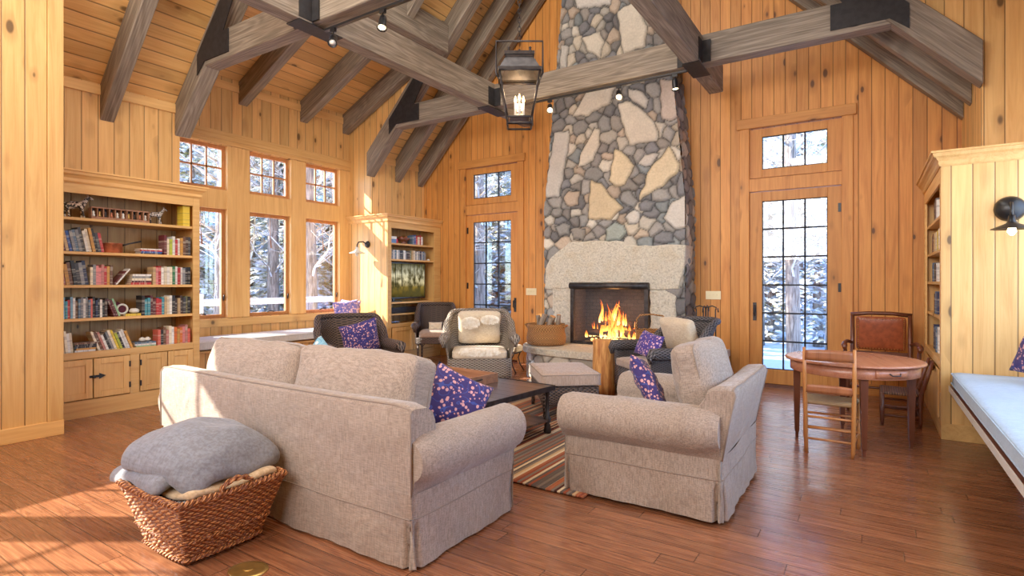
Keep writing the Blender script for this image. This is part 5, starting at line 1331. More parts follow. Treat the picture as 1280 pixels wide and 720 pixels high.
MB().box(-.09, .06, -.40, -.16, 0, .010).box(-.04, -.02, -.30, -.25, .01, .05).build('stand', 'black', tv)
sb = empty('soundbar', (-6.9, 7.12, .832), 0, 'black box speaker on the narrow shelf below the television', 'speaker')
MB().box(-.07, .04, -.40, .40, 0, .10).build('case', 'black', sb, bev=.01); MB().box(.0405, .043, -.385, .385, .01, .09).build('grille', 'steel', sb); MB().lathe([(.008, 0), (.008, .004)], 10, (.044, 0, .03), Matrix.Rotation(rad(90), 4, 'Y')).build('indicator', 'chrome', sb)
mp = empty('media_player', (-6.9, 6.82, .657), 0, 'slim silver disc player on the shelf above the cabinet doors', 'disc player')
MB().box(-.08, .05, -.12, .12, .004, .04).build('case', 'chrome', mp, bev=.004); MB().box(.0505, .053, -.10, .03, .015, .03).build('display', 'black', mp)
for s in (-1, 1): MB().box(-.06, .03, s*.09-.01, s*.09+.01, 0, .004).build('foot', 'black', mp)
bx = empty('keepsake_box', (-6.90, yt(491), 2.042), 0, 'small blue and white lidded box on the top shelf over the television', 'box')
MB().box(-.05, .04, -.085, .085, 0, .06).build('box_body', 'skybox_', bx, bev=.004) if False else None
M['bluebox'] = plain('bluebox', srgb(96, 140, 190), .6); M['redbox'] = plain('redbox', srgb(196, 50, 70), .6)
MB().box(-.05, .04, -.085, .085, 0, .07).build('box_body', 'bluebox', bx, bev=.004); MB().box(-.055, .045, -.09, .09, .07, .115).build('lid', 'enamel', bx, bev=.004)
tag(MB().box(-6.95, -6.87, yt(496), yt(498), 2.042, 2.12).build('small_case', 'redbox', bev=.003), 'narrow red case beside the blue and white box', 'box')
cv = empty('carved_bowl', (-6.93, yt(507.5), 2.042), 0, 'dark red carved ornamental bowl on the top shelf over the television', 'bowl')
MB().lathe([(.05, 0), (.06, .01), (.03, .03), (.09, .06), (.13, .10), (.12, .10), (.08, .07), (.02, .05)], 20).build('bowl', 'dkwood', cv)
for k in range(5): MB().lathe([(.01, 0), (.03, .02), (.022, .045), (.004, .055)], 10, (.06*cos(k*1.26), .06*sin(k*1.26), .08)).build('knob', 'leather', cv)
tag(MB().lathe([(.02, 0), (.03, .012), (.012, .03)], 12, (-6.87, yt(536), 1.767)).build('seashell', 'enamel'), 'tiny white shell at the end of the disc cases', 'shell')

# ================================================================== LANTERN
M['bulbglow'] = emis('bulbglow', (1, .62, .25), 9.0); M['bulbwhite'] = emis('bulbwhite', (1, .72, .4), 8.0)
ln = empty('hanging_lantern', (-3.1, 4.9, 3.01), atan2(.546, .838), 'large black iron lantern with glass sides and three candle bulbs hanging below the beams', 'lantern')
def sq(r0, z0, r1, z1, t=.0): pass
m = MB()
def fr4(m, r0, z0, r1, z1, th):
    for sx, sy in ((1, 1), (-1, 1), (-1, -1), (1, -1)): m.tube([(sx*r0, sy*r0, z0), (sx*r1, sy*r1, z1)], th, 4)
def sq_ring(m, r, z, th):
    for a in range(4):
        c = [(r, r), (-r, r), (-r, -r), (r, -r)]; p, q = c[a], c[(a+1) % 4]; m.tube([(*p, z), (*q, z)], th, 4)
fr4(m, .125, .07, .205, .52, .010); sq_ring(m, .125, .07, .012); sq_ring(m, .205, .52, .012); sq_ring(m, .125, .005, .011); fr4(m, .125, .005, .125, .07, .009)
ring_f = m.build('cage', 'iron', ln)
m = MB(); b = m.pts([(-.10, -.10, .074), (.10, -.10, .074), (.10, .10, .074), (-.10, .10, .074)]); m.face([b, b+1, b+2, b+3]); m.build('floor_plate', 'iron', ln, solid=.006)
for a in range(4):
    R_ = Matrix.Rotation(a*pi/2, 4, 'Z'); m = MB(); b = m.pts([R_ @ Vector(p) for p in ((-.118, -.123, .08), (.118, -.123, .08), (.196, -.201, .51), (-.196, -.201, .51))]); m.face([b, b+1, b+2, b+3]); m.build('glass_pane', 'glass', ln)
m = MB()
prof4 = [(.225, .52), (.225, .545), (.20, .56), (.14, .68), (.14, .70), (.155, .70), (.155, .735), (.10, .75), (.02, .76)]
for i in range(len(prof4)-1):
    (r0, z0), (r1, z1) = prof4[i], prof4[i+1]
    for a in range(4):
        c = lambda r, z, k: [(r, r, z), (-r, r, z), (-r, -r, z), (r, -r, z)][k % 4]
        b = m.pts([c(r0, z0, a), c(r0, z0, a+1), c(r1, z1, a+1), c(r1, z1, a)]); m.face([b, b+1, b+2, b+3])
o = m.build('roof', 'iron', ln)
bm = bmesh.new(); bm.from_mesh(o.data); bmesh.ops.remove_doubles(bm, verts=bm.verts, dist=.001); bmesh.ops.recalc_face_normals(bm, faces=bm.faces); bm.to_mesh(o.data); bm.free()
for k, (x, y) in enumerate(((-.11, -.11), (.11, -.11), (0, 0), (.11, .11), (-.11, .11))): MB().lathe([(.012, 0), (.02, .015), (.008, .03), (.016, .045), (.003, .06)], 10, (x, y, .735 if k != 2 else .755)).build('finial', 'iron', ln)
MB().tube([(-.215, 0, .50), (-.245, 0, .56), (-.245, 0, .895), (.245, 0, .895), (.245, 0, .56), (.215, 0, .50)], .012, 6).build('yoke', 'iron', ln)
MB().lathe([(.05, 0), (.055, .02), (.03, .05), (.01, .06)], 16, (0, 0, .077)).build('candle_cup', 'enamel', ln)
for k in range(3):
    a = k*2*pi/3+.5; x, y = .048*cos(a), .048*sin(a)
    c_ = MB().lathe([(.014, 0), (.014, .13)], 12, (x, y, .12)).build('candle', 'candle', ln)
    MB().lathe([(.006, 0), (.016, .02), (.014, .04), (.003, .075)], 12, (x, y, .252)).build('bulb', 'bulbglow', c_)
m = MB(); z = .90; k = 0
while z < 4.32:
    for q in range(1):
        P = [(cos(2*pi*j/10)*.016*(1 if k % 2 == 0 else 0), cos(2*pi*j/10)*.016*(0 if k % 2 == 0 else 1), z+.028+sin(2*pi*j/10)*.03) for j in range(10)]
        m.tube(P, .0042, 5, closed=True)
    z += .047; k += 1
m.build('chain', 'iron', ln)
l = bpy.data.lights.new('lantern_light', 'POINT'); l.energy = 12; l.color = (1, .66, .34); l.shadow_soft_size = .05
o = bpy.data.objects.new('lantern_light', l); COL.objects.link(o); o.location = (-3.1, 4.9, 3.38)

# ------------------------------------------------------------------ tracks and spotlights
def track(x0, x1, y, z, label):
    return tag(MB().box(x0, x1, y-.018, y+.018, z-.022, z).build('light_track', 'black', bev=.002), label, 'track rail')
track(-4.15, -1.82, 6.56, TB-.033, 'black light track under the far truss tie beam'); track(-4.52, -1.9, 3.56, TB-.033, 'black light track under the near truss tie beam')
def spot(x, y, aim, label, lit=True, zt=TB-.056):
    t = empty('track_spotlight', (x, y, zt), 0, label, 'spotlight', 'black track spotlights')
    MB().box(-.03, .03, -.015, .015, -.03, 0).tube([(0, 0, -.03), (0, 0, -.075)], .007, 6).build('mount', 'black', t)
    d = Vector(aim).normalized(); q = d.to_track_quat('Z', 'Y').to_matrix().to_4x4(); c0 = Vector((0, 0, -.10))
    m = MB(); m.lathe([(.012, -.055), (.032, -.045), (.036, .0), (.036, .07), (.046, .085), (.042, .085), (.03, .06)], 16, c0, q)
    m.build('lamp_head', 'black', t)
    MB().lathe([(.002, .060), (.030, .062), (.033, .072), (.002, .085)], 14, c0, q).build('bulb', 'bulbwhite' if lit else 'enamel', t)
    return t
spot(-2.67, 6.56, (.28, -.6, -.75), 'lit track spotlight shining at the room in front of the chimney middle')
spot(-1.96, 6.56, (.1, -.1, -1), 'track spotlight pointing straight down near the chimney right-hand edge')
spot(-3.66, 6.56, (.35, -.6, -.7), 'lit track spotlight beside the lantern, below the far tie beam')
spot(-4.40, 3.56, (.45, -.5, -.75), 'black track spotlight at the end of the near track, turned away', lit=False)
spot(-3.72, 3.56, (.2, -.35, -1), 'lit track spotlight at the top of the view on the near track')
for x, y in ((-2.67, 6.45), (-3.66, 6.45)):
    l = bpy.data.lights.new('spot_lamp', 'POINT'); l.energy = 5; l.color = (1, .7, .4); l.shadow_soft_size = .04
    o = bpy.data.objects.new('spot_lamp', l); COL.objects.link(o); o.location = (x, y, 3.62)
# sconces
def sconce(loc, reach, drop, mat, rz, label, shade='flat', lit=False):
    t = empty('wall_lamp', loc, rz, label, 'wall lamp')   # local -y points into the room
    R90 = Matrix.Rotation(rad(90), 4, 'X')
    MB().lathe([(.055, 0), (.06, .01), (.045, .035), (.015, .045)], 22, (0, 0, 0), R90).build('wall_plate', 'steel' if mat == 'enamel' else 'black', t)
    MB().tube([(0, -.03, 0), (0, -reach*.45, .04), (0, -reach*.85, .03), (0, -reach, -.02), (0, -reach, -drop+.05)], .011, 8).build('arm', 'steel' if mat == 'enamel' else 'black', t)
    MB().lathe([(.022, .075), (.026, .03), (.04, .012), (.13, -.028), (.135, -.034), (.04, .004), (.02, .0)], 28, (0, -reach, -drop)).build('shade', mat, t)
    MB().lathe([(.012, .0), (.026, -.03), (.03, -.055), (.015, -.08), (.003, -.086)], 14, (0, -reach, -drop)).build('bulb', 'bulbwhite' if lit else 'enamel', t)
    return t
sconce((-7.27, TY0-.001, 2.02), .24, .13, 'enamel', 0, 'small wall lamp with white enamel shade on the television cabinet side')
s_ = sconce((.965, CY0-.015, 1.985), .22, .15, 'black', rad(-6), 'black wall lamp with glowing bulb on the pale boarded bookcase side', lit=True)
MB().lathe([(.10, 0), (.105, .012), (.09, .045), (.04, .07), (.01, .075)], 28, (0, 0, 0), Matrix.Rotation(rad(90), 4, 'X')).build('dome_cover', 'black', s_)
# switch plates
def plate(x, z, n, label):
    w = .058*n+.03; t = empty('switch_plate', (x, YB-.001, z), 0, label, 'switch plate')
    MB().box(-w/2, w/2, -.007, 0, -.058, .058).build('cover', 'plastic', t, bev=.003)
    for k in range(n):
        xx = (k-(n-1)/2)*.05; MB().box(xx-.008, xx+.008, -.012, -.007, -.017, .017).box(xx-.004, xx+.004, -.022, -.012, -.002, .014).build('toggle', 'plastic', t)
plate(-4.81, 1.21, 3, 'cream three-toggle switch plate between the glazed door and the chimney'); plate(-1.85, 1.19, 3, 'cream three-toggle switch plate between the chimney and the glazed door by the table')
fo = empty('floor_outlet', (-2.50, 1.525, .0), rad(20), 'oval brass outlet cover set in the floor behind the sofa', 'floor outlet'); fo.scale = (1.25, 1, 1)
MB().lathe([(.078, .0005), (.076, .004), (.06, .005)], 30).build('cover', 'brass', fo); MB().lathe([(.022, .0052), (.02, .008)], 16).build('lid', 'brass', fo)

# ================================================================== BASKET OF BLANKETS
bk = empty('wicker_basket', (-2.975, 1.565, .022), rad(0), 'rectangular brown wicker basket heaped with folded blankets behind the sofa', 'basket')
BW, BD, bw, bd, BH = .60, .55, .40, .38, .315
def bkf(u, v, ins=0):
    s = (u % 1)*4; k = int(s) % 4; f = s-int(s)
    hw, hd = (bw+(BW-bw)*v)/2-ins, (bd+(BD-bd)*v)/2-ins; rc = .03
    c = [(-hw, -hd), (hw, -hd), (hw, hd), (-hw, hd)]; a, b = c[k], c[(k+1) % 4]
    x, y = a[0]+(b[0]-a[0])*f, a[1]+(b[1]-a[1])*f
    bul = .012*sin(pi*f)
    nx, ny = [(0, -1), (1, 0), (0, 1), (-1, 0)][k]
    return (x+nx*bul, y+ny*bul, BH*v)
# real woven relief: strands over and under
def weave(u, v):
    x, y, z = bkf(u, v); s = (u % 1)*4; k = int(s) % 4
    nx, ny = [(0, -1), (1, 0), (0, 1), (-1, 0)][k]
    rowi = int(v*16); h = .0055*sin(u*4*18*pi+(rowi % 2)*pi)
    if .30 < v < .36 or v > .92: h = .006
    return (x+nx*h, y+ny*h, z)
m = MB(); m.grid(weave, 432, 32, cu=True, ulen=2.0, vlen=.33); m.build('woven_body', 'wick_tan', bk, solid=.008)
def braid(Pf, n, r, t, turns, closed=True):
    m = MB()
    for ph in (0, pi):
        P = []
        for i in range(n):
            p, nr, up = Pf(i/n); a = 2*pi*turns*i/n+ph; P.append(p+(nr*cos(a)+up*sin(a))*r)
        m.tube(P, t, 6, closed=closed)
    return m
def rimp(u):
    x, y, z = bkf(u, 1); s = (u % 1)*4; k = int(s) % 4; nn = Vector([(0, -1, 0), (1, 0, 0), (0, 1, 0), (-1, 0, 0)][k])
    return Vector((x, y, z+.004)), nn, Vector((0, 0, 1))
braid(rimp, 520, .009, .010, 42).build('braided_rim', 'wick_tan', bk)
def beltp(u):
    x, y, z = bkf(u, .34); s = (u % 1)*4; k = int(s) % 4; nn = Vector([(0, -1, 0), (1, 0, 0), (0, 1, 0), (-1, 0, 0)][k])
    return Vector((x, y, z))+nn*.008, nn, Vector((0, 0, 1))
braid(beltp, 420, .004, .006, 40).build('belt', 'wick_tan', bk)
def basep(u):
    x, y, z = bkf(u, .03); s = (u % 1)*4; k = int(s) % 4; nn = Vector([(0, -1, 0), (1, 0, 0), (0, 1, 0), (-1, 0, 0)][k])
    return Vector((x, y, z))+nn*.006, nn, Vector((0, 0, 1))
braid(basep, 420, .006, .008, 30).build('base_rim', 'wick_tan', bk)
for s in (1, -1):
    def hp(u, s=s):
        a = pi*u; return Vector((s*(BW/2+.012), -cos(a)*.085, BH+.005+.055*sin(a))), Vector((s, 0, 0)), Vector((0, 0, 1))
    m = MB()
    for ph in (0, pi):
        m.tube([(lambda q: q[0]+(q[1]*cos(16*u_+ph)+q[2]*sin(16*u_+ph))*.007)(hp(u_)) for u_ in [i/40 for i in range(41)]], .009, 6)
    m.build('handle', 'wick_tan', bk)
MB().box(-bw/2, bw/2, -bd/2, bd/2, .002, .014).build('basket_floor', 'wick_tan', bk)
for sx in (-1, 1):
    for sy in (-1, 1): MB().lathe([(.014, -.02), (.018, 0), (.014, .01)], 10, (sx*(bw/2-.02), sy*(bd/2-.02), 0)).build('foot', 'wick_tan', bk)
def _zig():
    t = NT('zigzag'); tc, x, y, z = t.coord()
    v = t.m_('ADD', t.m_('MULTIPLY', y, 30.0), t.m_('MULTIPLY', t.m_('ABSOLUTE', t.m_('SUBTRACT', t.m_('FRACT', t.m_('MULTIPLY', x, 22.0)), .5)), 1.6))
    return t.pbr(t.mix(t.m_('GREATER_THAN', t.m_('FRACT', v), .5), srgb(232, 226, 220), srgb(60, 52, 60)), .9)
M['zigzag'] = _zig()
def blanket(name, mat, w, d, h, loc, rot, label, droop=(0, 0, 0, 0), crown=.4, seed=1, wr=.012, r=None):
    mb = rbox(w, d, h, r=r or h*.48, n=18, crown=(0.03, .03, crown), wr=wr, seed=seed)
    V = []
    for x, y, z in mb.v:
        a, b = x/(w/2), y/(d/2)
        dz = -droop[0]*max(0, a-.35)**1.5-droop[1]*max(0, -a-.35)**1.5-droop[2]*max(0, b-.4)**1.5-droop[3]*max(0, -b-.4)**1.5
        dz += .010*sin(a*5+seed)*sin(b*4+seed*1.7)
        V.append((x, y, z+dz))
    mb.v = V; o = mb.build(name, mat, loc=loc, rot=rot); return tag(o, label, 'blanket', 'folded blankets in the wicker basket')
blanket('folded_blanket', 'zigzag', .50, .44, .05, (-3.0, 1.545, .265), (0, 0, 0), 'black and white zigzag blanket lying lowest in the basket', crown=.1, seed=5)
blanket('folded_blanket', 'blanket_cream', .52, .48, .045, (-2.955, 1.575, .320), (0, rad(-2), rad(2)), 'cream blanket peeking over the basket rim on the handle side', crown=.1, seed=3, wr=.006)
blanket('folded_blanket', 'fleece', .66, .50, .075, (-3.17, 1.545, .372), (0, rad(-3), rad(-4)), 'blue grey fleece blanket, lower fold hanging over the basket rim', droop=(0, .10, 0, .10), crown=.3, seed=7, wr=.016)
blanket('folded_blanket', 'fleece', .60, .54, .13, (-3.03, 1.58, .446), (0, rad(3), rad(8)), 'blue grey fleece blanket folded on top of the heap in the basket', droop=(.16, .03, .05, .15), crown=.42, seed=2, wr=.020)

# ================================================================== ROUND TABLE AND ITS CHAIRS
rt = empty('round_table', (-.14, 5.57, 0), rad(14), 'oval-topped polished table with a small drawer and four tapered legs', 'table')
MB().lathe([(.02, .702), (.50, .702), (.515, .706), (.52, .714), (.512, .724), (.49, .727), (.02, .727)], 56).build('table_top', 'mahog', rt, loc=(0, 0, 0))
MB().lathe([(.472, .612), (.476, .615), (.478, .70), (.45, .70), (.45, .615)], 56).build('apron', 'mahog', rt)
m = MB(); m.grid(lambda u, v: (.482*cos(-1.46+.56*u), .482*sin(-1.46+.56*u), .628+.062*v), 10, 2); dr = m.build('drawer', 'mahog', rt, solid=.004)
m = MB(); m.tube([(.494*cos(-1.18-.09), .494*sin(-1.18-.09), .668), (.51*cos(-1.18-.06), .51*sin(-1.18-.06), .654), (.51*cos(-1.18+.06), .51*sin(-1.18+.06), .654), (.494*cos(-1.18+.09), .494*sin(-1.18+.09), .668)], .005, 6); m.build('drawer_pull', 'iron', dr)
for k in range(4):
    a = k*pi/2-rad(2); x, y = .425*cos(a), .425*sin(a); R_ = Matrix.Translation((x, y, 0)) @ Matrix.Rotation(a, 4, 'Z')
    mb = MB(); b = []
    for z, w in ((0, .011), (.05, .013), (.06, .018), (.61, .027), (.70, .027)): b.append(mb.pts([R_ @ Vector((sx*w, sy*w, z)) for sx, sy in ((1, 1), (-1, 1), (-1, -1), (1, -1))]))
    for i in range(4):
        for j in range(4): mb.face((b[i]+j, b[i]+(j+1) % 4, b[i+1]+(j+1) % 4, b[i+1]+j))
    mb.face([b[0]+j for j in range(4)][::-1]); mb.face([b[-1]+j for j in range(4)]); mb.build('leg', 'dkwood' if k != 9 else 'mahog', rt)
def ladder_chair(name, label, loc, rz, W, D, sh_, bh, mat, seatmat, nsl, r=.016, lean=.05, taper=0.02):
    t = empty(name, loc, rz, label, 'chair'); hw = W/2
    for s in (-1, 1):
        MB().tube([(s*(hw-.012), -D/2, 0), (s*(hw-.006), -D/2, .05), (s*hw*1.0, -D/2, sh_), (s*hw*1.02, -D/2-lean*.5, (sh_+bh)/2), (s*hw*1.03, -D/2-lean, bh)], [r*.65, r*.95, r, r*.95, r*.7], 10).build('back_post', mat, t)
        MB().tube([(s*(hw+.02), D/2, 0), (s*(hw+.03), D/2, .05), (s*(hw+.03), D/2, sh_+.015)], [r*.7, r, r*1.05], 10).build('leg', mat, t)
        for z in (.32, .62): MB().tube([(s*hw, -D/2, sh_*z), (s*(hw+.025), D/2, sh_*z)], r*.55, 6).build('side_rung', mat, t)
    for z in (.30, .52, .74): MB().tube([(-hw, -D/2, sh_*z), (hw, -D/2, sh_*z)], r*.55, 6).build('back_rung', mat, t)
    for z in (.35, .65): MB().tube([(-hw-.03, D/2, sh_*z), (hw+.03, D/2, sh_*z)], r*.6, 6).build('front_rung', mat, t)
    span = bh-sh_
    for i in range(nsl):
        f = 1-i*(.62/max(1, nsl-1))*1.0 if nsl > 1 else 1; zt = sh_+span*f-.01; hgt = span*(.20 if i == 0 else .15); yl_ = -D/2-lean*f
        m = MB(); m.grid(lambda u, v: (hw*(2*u-1), yl_-.018*(1-(2*u-1)**2)+.0, zt-hgt*(1-v)-.012*(2*u-1)**2*v), 12, 3); m.build('back_slat', 'maple_dark' if mat == 'maple' else mat, t, solid=.008)
    m = MB(); m.grid(lambda u, v: ((hw+.03*v)*(2*u-1)*1.0, -D/2+D*v, sh_-.012*(1-(2*u-1)**2)*(1-(2*v-1)**2)+.008), 16, 12, ulen=W, vlen=D); m.build('woven_seat', seatmat, t, solid=.024)
    return t
ladder_chair('ladder_back_chair', 'small honey maple ladder-back chair with rush seat, its back to the room', (-.282, 5.20, 0), rad(0), .335, .33, .40, .855, 'maple', 'rush', 2)
M['splint'] = wicker('splint', srgb(150, 112, 84), srgb(70, 44, 32), su=.02, sv=.02)
ladder_chair('child_chair', 'low rustic dark child chair with woven seat beneath the corner bookcase', (.235, 6.61, 0), rad(90), .36, .30, .30, .63, 'dkwood', 'splint', 2, r=.019, lean=.09)
# leather armchair
lc = empty('leather_armchair', (.085, 7.22, 0), rad(180), 'antique wooden armchair with nailed brown leather back and seat', 'armchair')
hw = .27
for s in (-1, 1):
    MB().tube([(s*hw, -.26, 0), (s*hw, -.24, .42), (s*hw, -.25, .65), (s*hw, -.30, 1.0)], [.018, .022, .022, .02], 8).build('back_post', 'dkwood', lc)
    MB().tube([(s*(hw+.03), .24, 0), (s*(hw+.03), .24, .42), (s*(hw+.05), .20, .55), (s*(hw+.06), .16, .665)], [.016, .024, .018, .018], 8).build('leg', 'dkwood', lc)
    MB().tube([(s*hw, -.26, .68), (s*(hw+.05), -.1, .71), (s*(hw+.07), .10, .70), (s*(hw+.065), .19, .69), (s*(hw+.06), .23, .66)], [.016, .02, .024, .03, .02], 8).build('arm', 'dkwood', lc)
    MB().tube([(s*hw, -.24, .22), (s*(hw+.03), .24, .22)], .013, 6).build('side_stretcher', 'dkwood', lc)
MB().tube([(-hw-.02, -.31, 1.0), (-hw*.4, -.315, 1.02), (hw*.4, -.315, 1.02), (hw+.02, -.31, 1.0)], [.024, .022, .022, .024], 8).build('crest_rail', 'dkwood', lc)
MB().box(-hw, hw, -.275, -.245, .55, .59).build('lower_rail', 'dkwood', lc, bev=.004)
MB().box(-hw-.01, hw+.01, -.25, .25, .38, .43).build('seat_frame', 'dkwood', lc, bev=.006)
MB().tube([(-hw, .0, .22), (hw, .0, .22)], .013, 6).build('cross_stretcher', 'dkwood', lc)
rbox(.56, .50, .07, r=.03, n=8, crown=(0, 0, .4)).build('seat_cushion', 'leather', lc, loc=(0, .0, .43))
q = rbox(.47, .38, .05, r=.02, n=8, crown=(0, 0, .5)).build('back_panel', 'leather', lc, loc=(0, -.262, .79), rot=(rad(83), 0, 0))
m = MB()
for k in range(60):
    u = k/60*4; e = int(u); f = u-e; c = [(-.215, -.17), (.215, -.17), (.215, .17), (-.215, .17)]; a, b = c[e], c[(e+1) % 4]
    m.lathe([(.006, 0), (.004, .004), (.001, .005)], 6, (a[0]+(b[0]-a[0])*f, a[1]+(b[1]-a[1])*f, -.0015), Matrix.Rotation(pi, 4, 'X'))
m.build('nailheads', 'brass', q)

# sun patches on the light chair, modelled as white tufts
fr = random.Random(6)
def sun_tufts(name, spots_, parent, label):
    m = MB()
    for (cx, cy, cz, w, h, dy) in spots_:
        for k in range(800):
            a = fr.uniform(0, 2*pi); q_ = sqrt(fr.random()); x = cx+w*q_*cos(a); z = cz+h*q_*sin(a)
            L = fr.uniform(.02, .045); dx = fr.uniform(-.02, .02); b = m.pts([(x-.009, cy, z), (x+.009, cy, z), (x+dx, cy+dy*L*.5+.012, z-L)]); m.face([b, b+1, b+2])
    o = m.build(name, 'sun_patch_white', recalc=False); o.location = parent.location; o.rotation_euler = parent.rotation_euler
    return tag(o, label, 'sun patch', kind='stuff')
sun_tufts('sun_patch_tufts', [(-.14, .0, .88, .12, .05, .8), (.12, .01, .84, .12, .07, .8), (.0, .385, .485, .26, .035, .2), (0, .30, .52, .24, .01, 1)], wl, 'white tufts imitating sun patches on the cream cushions of the light wicker chair')

# ================================================================== OUTDOORS
gr = MB(); gr.grid(lambda u, v: (-60+110*u, -20+90*v, -.42+.25*noise.noise(Vector((u*14, v*14, 0)))+(.0 if v < .4 else 1.2*(v-.4))), 60, 50)
struct(gr.build('ground', 'snow'), 'snow covered ground outside')
struct(MB().box(-10.4, -7.96, -3, 10, -.2, -.08).build('floor.001', 'snow'), 'snowy deck boards outside the windows')
struct(MB().box(-3.5, 3, 8.3, 11.5, -.25, -.10).build('floor.002', 'snow'), 'snowy terrace outside the glazed door')
dk = empty('deck_railing', (0, 0, 0), 0, 'white wooden deck railing with snow on its rail outside the windows', 'railing')
M['white_paint'] = plain('white_paint', srgb(226, 228, 232), .6)
MB().box(-10.3, -10.16, -2, 10, .93, .99).build('top_rail', 'white_paint', dk); MB().box(-10.29, -10.17, -2, 10, .992, 1.05).build('snow_cap', 'snow', dk, bev=.02)
MB().box(-10.26, -10.20, -2, 10, .70, .75).build('middle_rail', 'white_paint', dk); MB().box(-10.26, -10.20, -2, 10, .1, .15).build('bottom_rail', 'white_paint', dk)
for k in range(6): MB().box(-10.32, -10.14, -1.6+k*2.05+.6, -1.42+k*2.05+.6, -.08, 1.16).build('post', 'white_paint', dk, bev=.01)
tr_ = random.Random(21)
def conifer(H, seed, dens=1.0):
    r = random.Random(seed); t = empty('spruce_tree', (0, 0, 0), 0)
    MB().tube([(0, 0, -.5), (.05, .02, H*.5), (0, 0, H)], [.16, .10, .02], 8).build('trunk', 'trunk', t)
    m = MB(); z = .4
    while z < H-.1:
        R_ = (H-z)*.23+.25
        for k in range(int(12*dens)):
            a = r.uniform(0, 2*pi); L = R_*r.uniform(.65, 1.1); n_ = max(4, int(L*8))
            for j in range(n_):
                f = (j+.6)/n_; cx, cy, cz = L*f*cos(a), L*f*sin(a), z-.28*L*f*f+r.uniform(-.05, .05)
                s = .07+.09*(1-f)+r.uniform(0, .05)
                aa = a+r.uniform(-1, 1); ux, uy = cos(aa)*s*1.5, sin(aa)*s*1.5; vx, vy = -sin(aa)*s*.8, cos(aa)*s*.8; dz = r.uniform(-.14, .05)
                b = m.pts([(cx-ux*.5-vx*.2, cy-uy*.5-vy*.2, cz+.02), (cx+vx, cy+vy, cz-.05), (cx+ux, cy+uy, cz+dz), (cx-vx, cy-vy, cz-.06)]); m.face([b, b+1, b+2, b+3])
        z += r.uniform(.2, .3)
    m.build('foliage', 'needles' if seed % 2 else 'needles_snowy', t, recalc=False)
    return t
def bare(H, seed):
    r = random.Random(seed); t = empty('bare_tree', (0, 0, 0), 0)
    MB().tube([(0, 0, -.5), (.08, .05, H*.4), (-.05, .02, H*.75), (.03, 0, H)], [.17, .13, .07, .02], 9).build('trunk', 'trunk', t)
    m = MB()
    for k in range(46):
        z = r.uniform(.15, .98)*H; a = r.uniform(0, 2*pi); L = r.uniform(.8, 2.4)*(1.1-z/H*.6)
        p = [(0, 0, z)]
        for j in range(1, 5): p.append((cos(a)*L*j/4+r.uniform(-.1, .1), sin(a)*L*j/4+r.uniform(-.1, .1), z+L*.16*j+r.uniform(-.08, .08)))
        m.tube(p, [.035, .025, .018, .012, .006], 5)
        for j in (1, 2, 3):
            q = Vector(p[j])
            for w_ in range(4): m.tube([q, q+Vector((r.uniform(-.5, .5), r.uniform(-.5, .5), r.uniform(0, .5)))], [.012, .004], 4)
    m.build('twigs', 'twigs', t); return t
P0 = [conifer(8.5, 1), conifer(10.5, 2, 1.1), conifer(6.0, 3), conifer(3.0, 4, 1.3)]; B0 = [bare(10, 5), bare(12, 6)]
spotsC = []
for k in range(30):   # beyond the window wall
    a = rad(122+k*1.62+tr_.uniform(-.6, .6)); R_ = [18, 24, 20.5, 27, 16.5][k % 5]+tr_.uniform(-1, 1)
    spotsC.append((R_*cos(a), R_*sin(a), [0, 1, 2, 0, 2][k % 5], 'beyond the deck railing'))
for k in range(16):   # beyond the glazed doors
    a = rad(86+k*3.1 if k < 6 else 112+(k-6)*2.0)+tr_.uniform(-.01, .01); R_ = [19, 23, 20.5, 26][k % 4]+tr_.uniform(-1, 1)
    spotsC.append((R_*cos(a), R_*sin(a), [2, 0, 3, 1][k % 4], 'beyond the glazed doors'))
for k in range(14):
    a = rad([90+k*2.0, 126+k*1.6][k % 2]); R_ = 17.5+tr_.uniform(-1, 1.5); spotsC.append((R_*cos(a), R_*sin(a), 3, 'beyond the glazed doors'))
used = set(); LAB = {0: 'tall snow dusted spruce tree standing ', 1: 'very tall snowy spruce tree standing ', 2: 'middle-sized spruce tree standing ', 3: 'short dense snowy spruce tree standing '}
for x, y, k, w_ in spotsC:
    if y < 8.8 and x > -13.5: continue
    sc = tr_.uniform(.9, 1.12); rz = tr_.uniform(0, 6.28)
    if k in used: o = dup(P0[k], (x, y, -.4), rz, scale=(sc, sc, sc))
    else: o = P0[k]; used.add(k); o.location = (x, y, -.4); o.rotation_euler = (0, 0, rz); o.scale = (sc, sc, sc)
    tag(o, LAB[k]+w_, 'tree', 'spruce trees outdoors')
for i, (ang, R_) in enumerate(((132, 13.6), (136.5, 14.5), (139.5, 15.0), (143, 13.2), (146.5, 16), (151, 14.2), (126.5, 15), (96, 14.5), (99, 17), (93, 16.5), (129, 18), (148.5, 19))):
    a = rad(ang); o = B0[i] if i < 2 else dup(B0[i % 2], None, None)
    o.location = (R_*cos(a), R_*sin(a), -.4); o.rotation_euler = (0, 0, i*1.3)
    tag(o, 'pale leafless tree with straight trunk standing outdoors among the spruces', 'tree', 'bare trees outdoors')
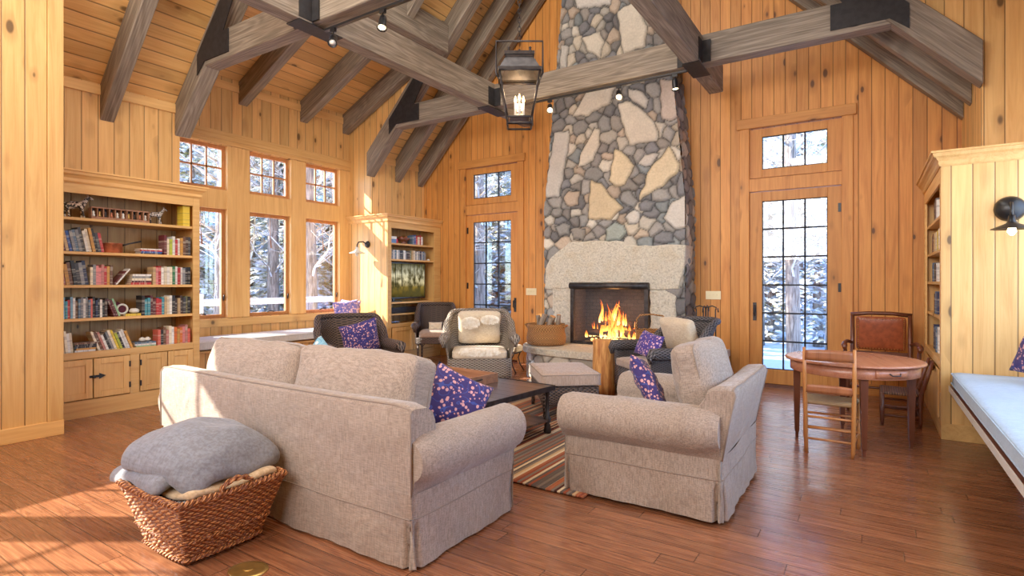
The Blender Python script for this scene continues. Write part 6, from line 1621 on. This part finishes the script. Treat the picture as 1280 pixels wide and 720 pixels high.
# a belt of woodland far behind, which nobody could count
fm = MB(); r = random.Random(8)
for k in range(300):
    a = rad(r.uniform(72, 165)); R_ = r.uniform(31, 46); H = r.uniform(6, 10.5); cx, cy = R_*cos(a), R_*sin(a)
    for j in range(9):
        z = .2+H*j/9; rr = (H-z)*.26+.15; n_ = 7; ph = r.uniform(0, 6)
        b = fm.pts([(cx, cy, z+H/9*1.5)]+[(cx+rr*r.uniform(.75, 1.1)*cos(ph+2*pi*q/n_), cy+rr*r.uniform(.75, 1.1)*sin(ph+2*pi*q/n_), z-r.uniform(0, .3)) for q in range(n_)])
        for q in range(n_): fm.face([b, b+1+q, b+1+(q+1) % n_])
tag(fm.build('forest', 'needles_snowy', recalc=False), 'distant snowy evergreen forest', 'forest', kind='stuff')
# ================================================================== CAMERA, WORLD, LIGHT
cam = bpy.data.cameras.new('camera'); co = bpy.data.objects.new('camera', cam); COL.objects.link(co)
co.location = (0, 0, CH); co.rotation_euler = (rad(90), 0, atan2(.546, .838))
cam.sensor_width = 36; cam.lens = FL/1280*36; cam.shift_y = -(360-HOR)/1280; cam.clip_end = 300
S.camera = co
sd = Vector((1, .65, -.75)).normalized()
su = bpy.data.lights.new('sun', 'SUN'); su.energy = 16; su.angle = rad(.6); su.color = (1, .90, .74)
so = bpy.data.objects.new('sun', su); COL.objects.link(so); so.rotation_euler = sd.to_track_quat('-Z', 'Y').to_euler()
W = bpy.data.worlds.new('world'); S.world = W; W.use_nodes = True; wt = W.node_tree; wt.nodes.clear()
wo = wt.nodes.new('ShaderNodeOutputWorld'); bg = wt.nodes.new('ShaderNodeBackground'); sk = wt.nodes.new('ShaderNodeTexSky')
sk.sky_type = 'NISHITA'; sk.sun_disc = False; sk.sun_elevation = rad(32); sk.sun_rotation = atan2(-1, -.65); sk.air_density = 1.2; sk.dust_density = .4; sk.ozone_density = 2.0
bg.inputs[1].default_value = .65
mx = wt.nodes.new('ShaderNodeMix'); mx.data_type = 'RGBA'; mx.blend_type = 'MULTIPLY'; mx.inputs[0].default_value = 1; mx.inputs[7].default_value = (.62, .86, 1.25, 1); wt.links.new(sk.outputs[0], mx.inputs[6]); wt.links.new(mx.outputs[2], bg.inputs[0]); wt.links.new(bg.outputs[0], wo.inputs[0])
def area(loc, target, sx, sy, e, col=(1, .95, .88)):
    l = bpy.data.lights.new('fill_light', 'AREA'); l.shape = 'RECTANGLE'; l.size = sx; l.size_y = sy; l.energy = e; l.color = col  # fill light added to brighten the room, no such fixture there
    o = bpy.data.objects.new('fill_light', l); COL.objects.link(o); o.location = loc
    o.rotation_euler = (Vector(target)-Vector(loc)).to_track_quat('-Z', 'Y').to_euler()
area((-2.6, -1.9, 3.2), (-3.0, 6, 1.6), 5, 2.4, 190, (1, .97, .95))  # added broad fill from behind the camera
area((-3.0, -.6, 4.4), (-3.2, 6, 7.5), 4, 2, 190, (1, .93, .84))  # added fill aimed up to lift the ceiling
area((-3.185, 3.0, 6.6), (-3.185, 3.4, 0), 2.0, 4.5, 130, (1, .95, .9))  # added overhead fill below the ridge
area((1.33, 4.1, 1.8), (-3, 4.4, .8), 3.9, 1.6, 55, (.74, .87, 1))  # added blue light strengthening the daylight of the bench windows
area((-7.62, 5.0, 2.0), (-2, 4.2, .6), 2.8, 2.6, 0.001, (.8, .9, 1)) if False else None
S.view_settings.view_transform = 'Standard'; S.view_settings.look = 'None'; S.view_settings.exposure = .40; S.view_settings.gamma = 1.08
S.cycles.use_denoising = True; S.cycles.max_bounces = 8; S.cycles.diffuse_bounces = 4; S.cycles.transparent_max_bounces = 12
S.cycles.sample_clamp_indirect = 6; S.cycles.caustics_reflective = False; S.cycles.caustics_refractive = False
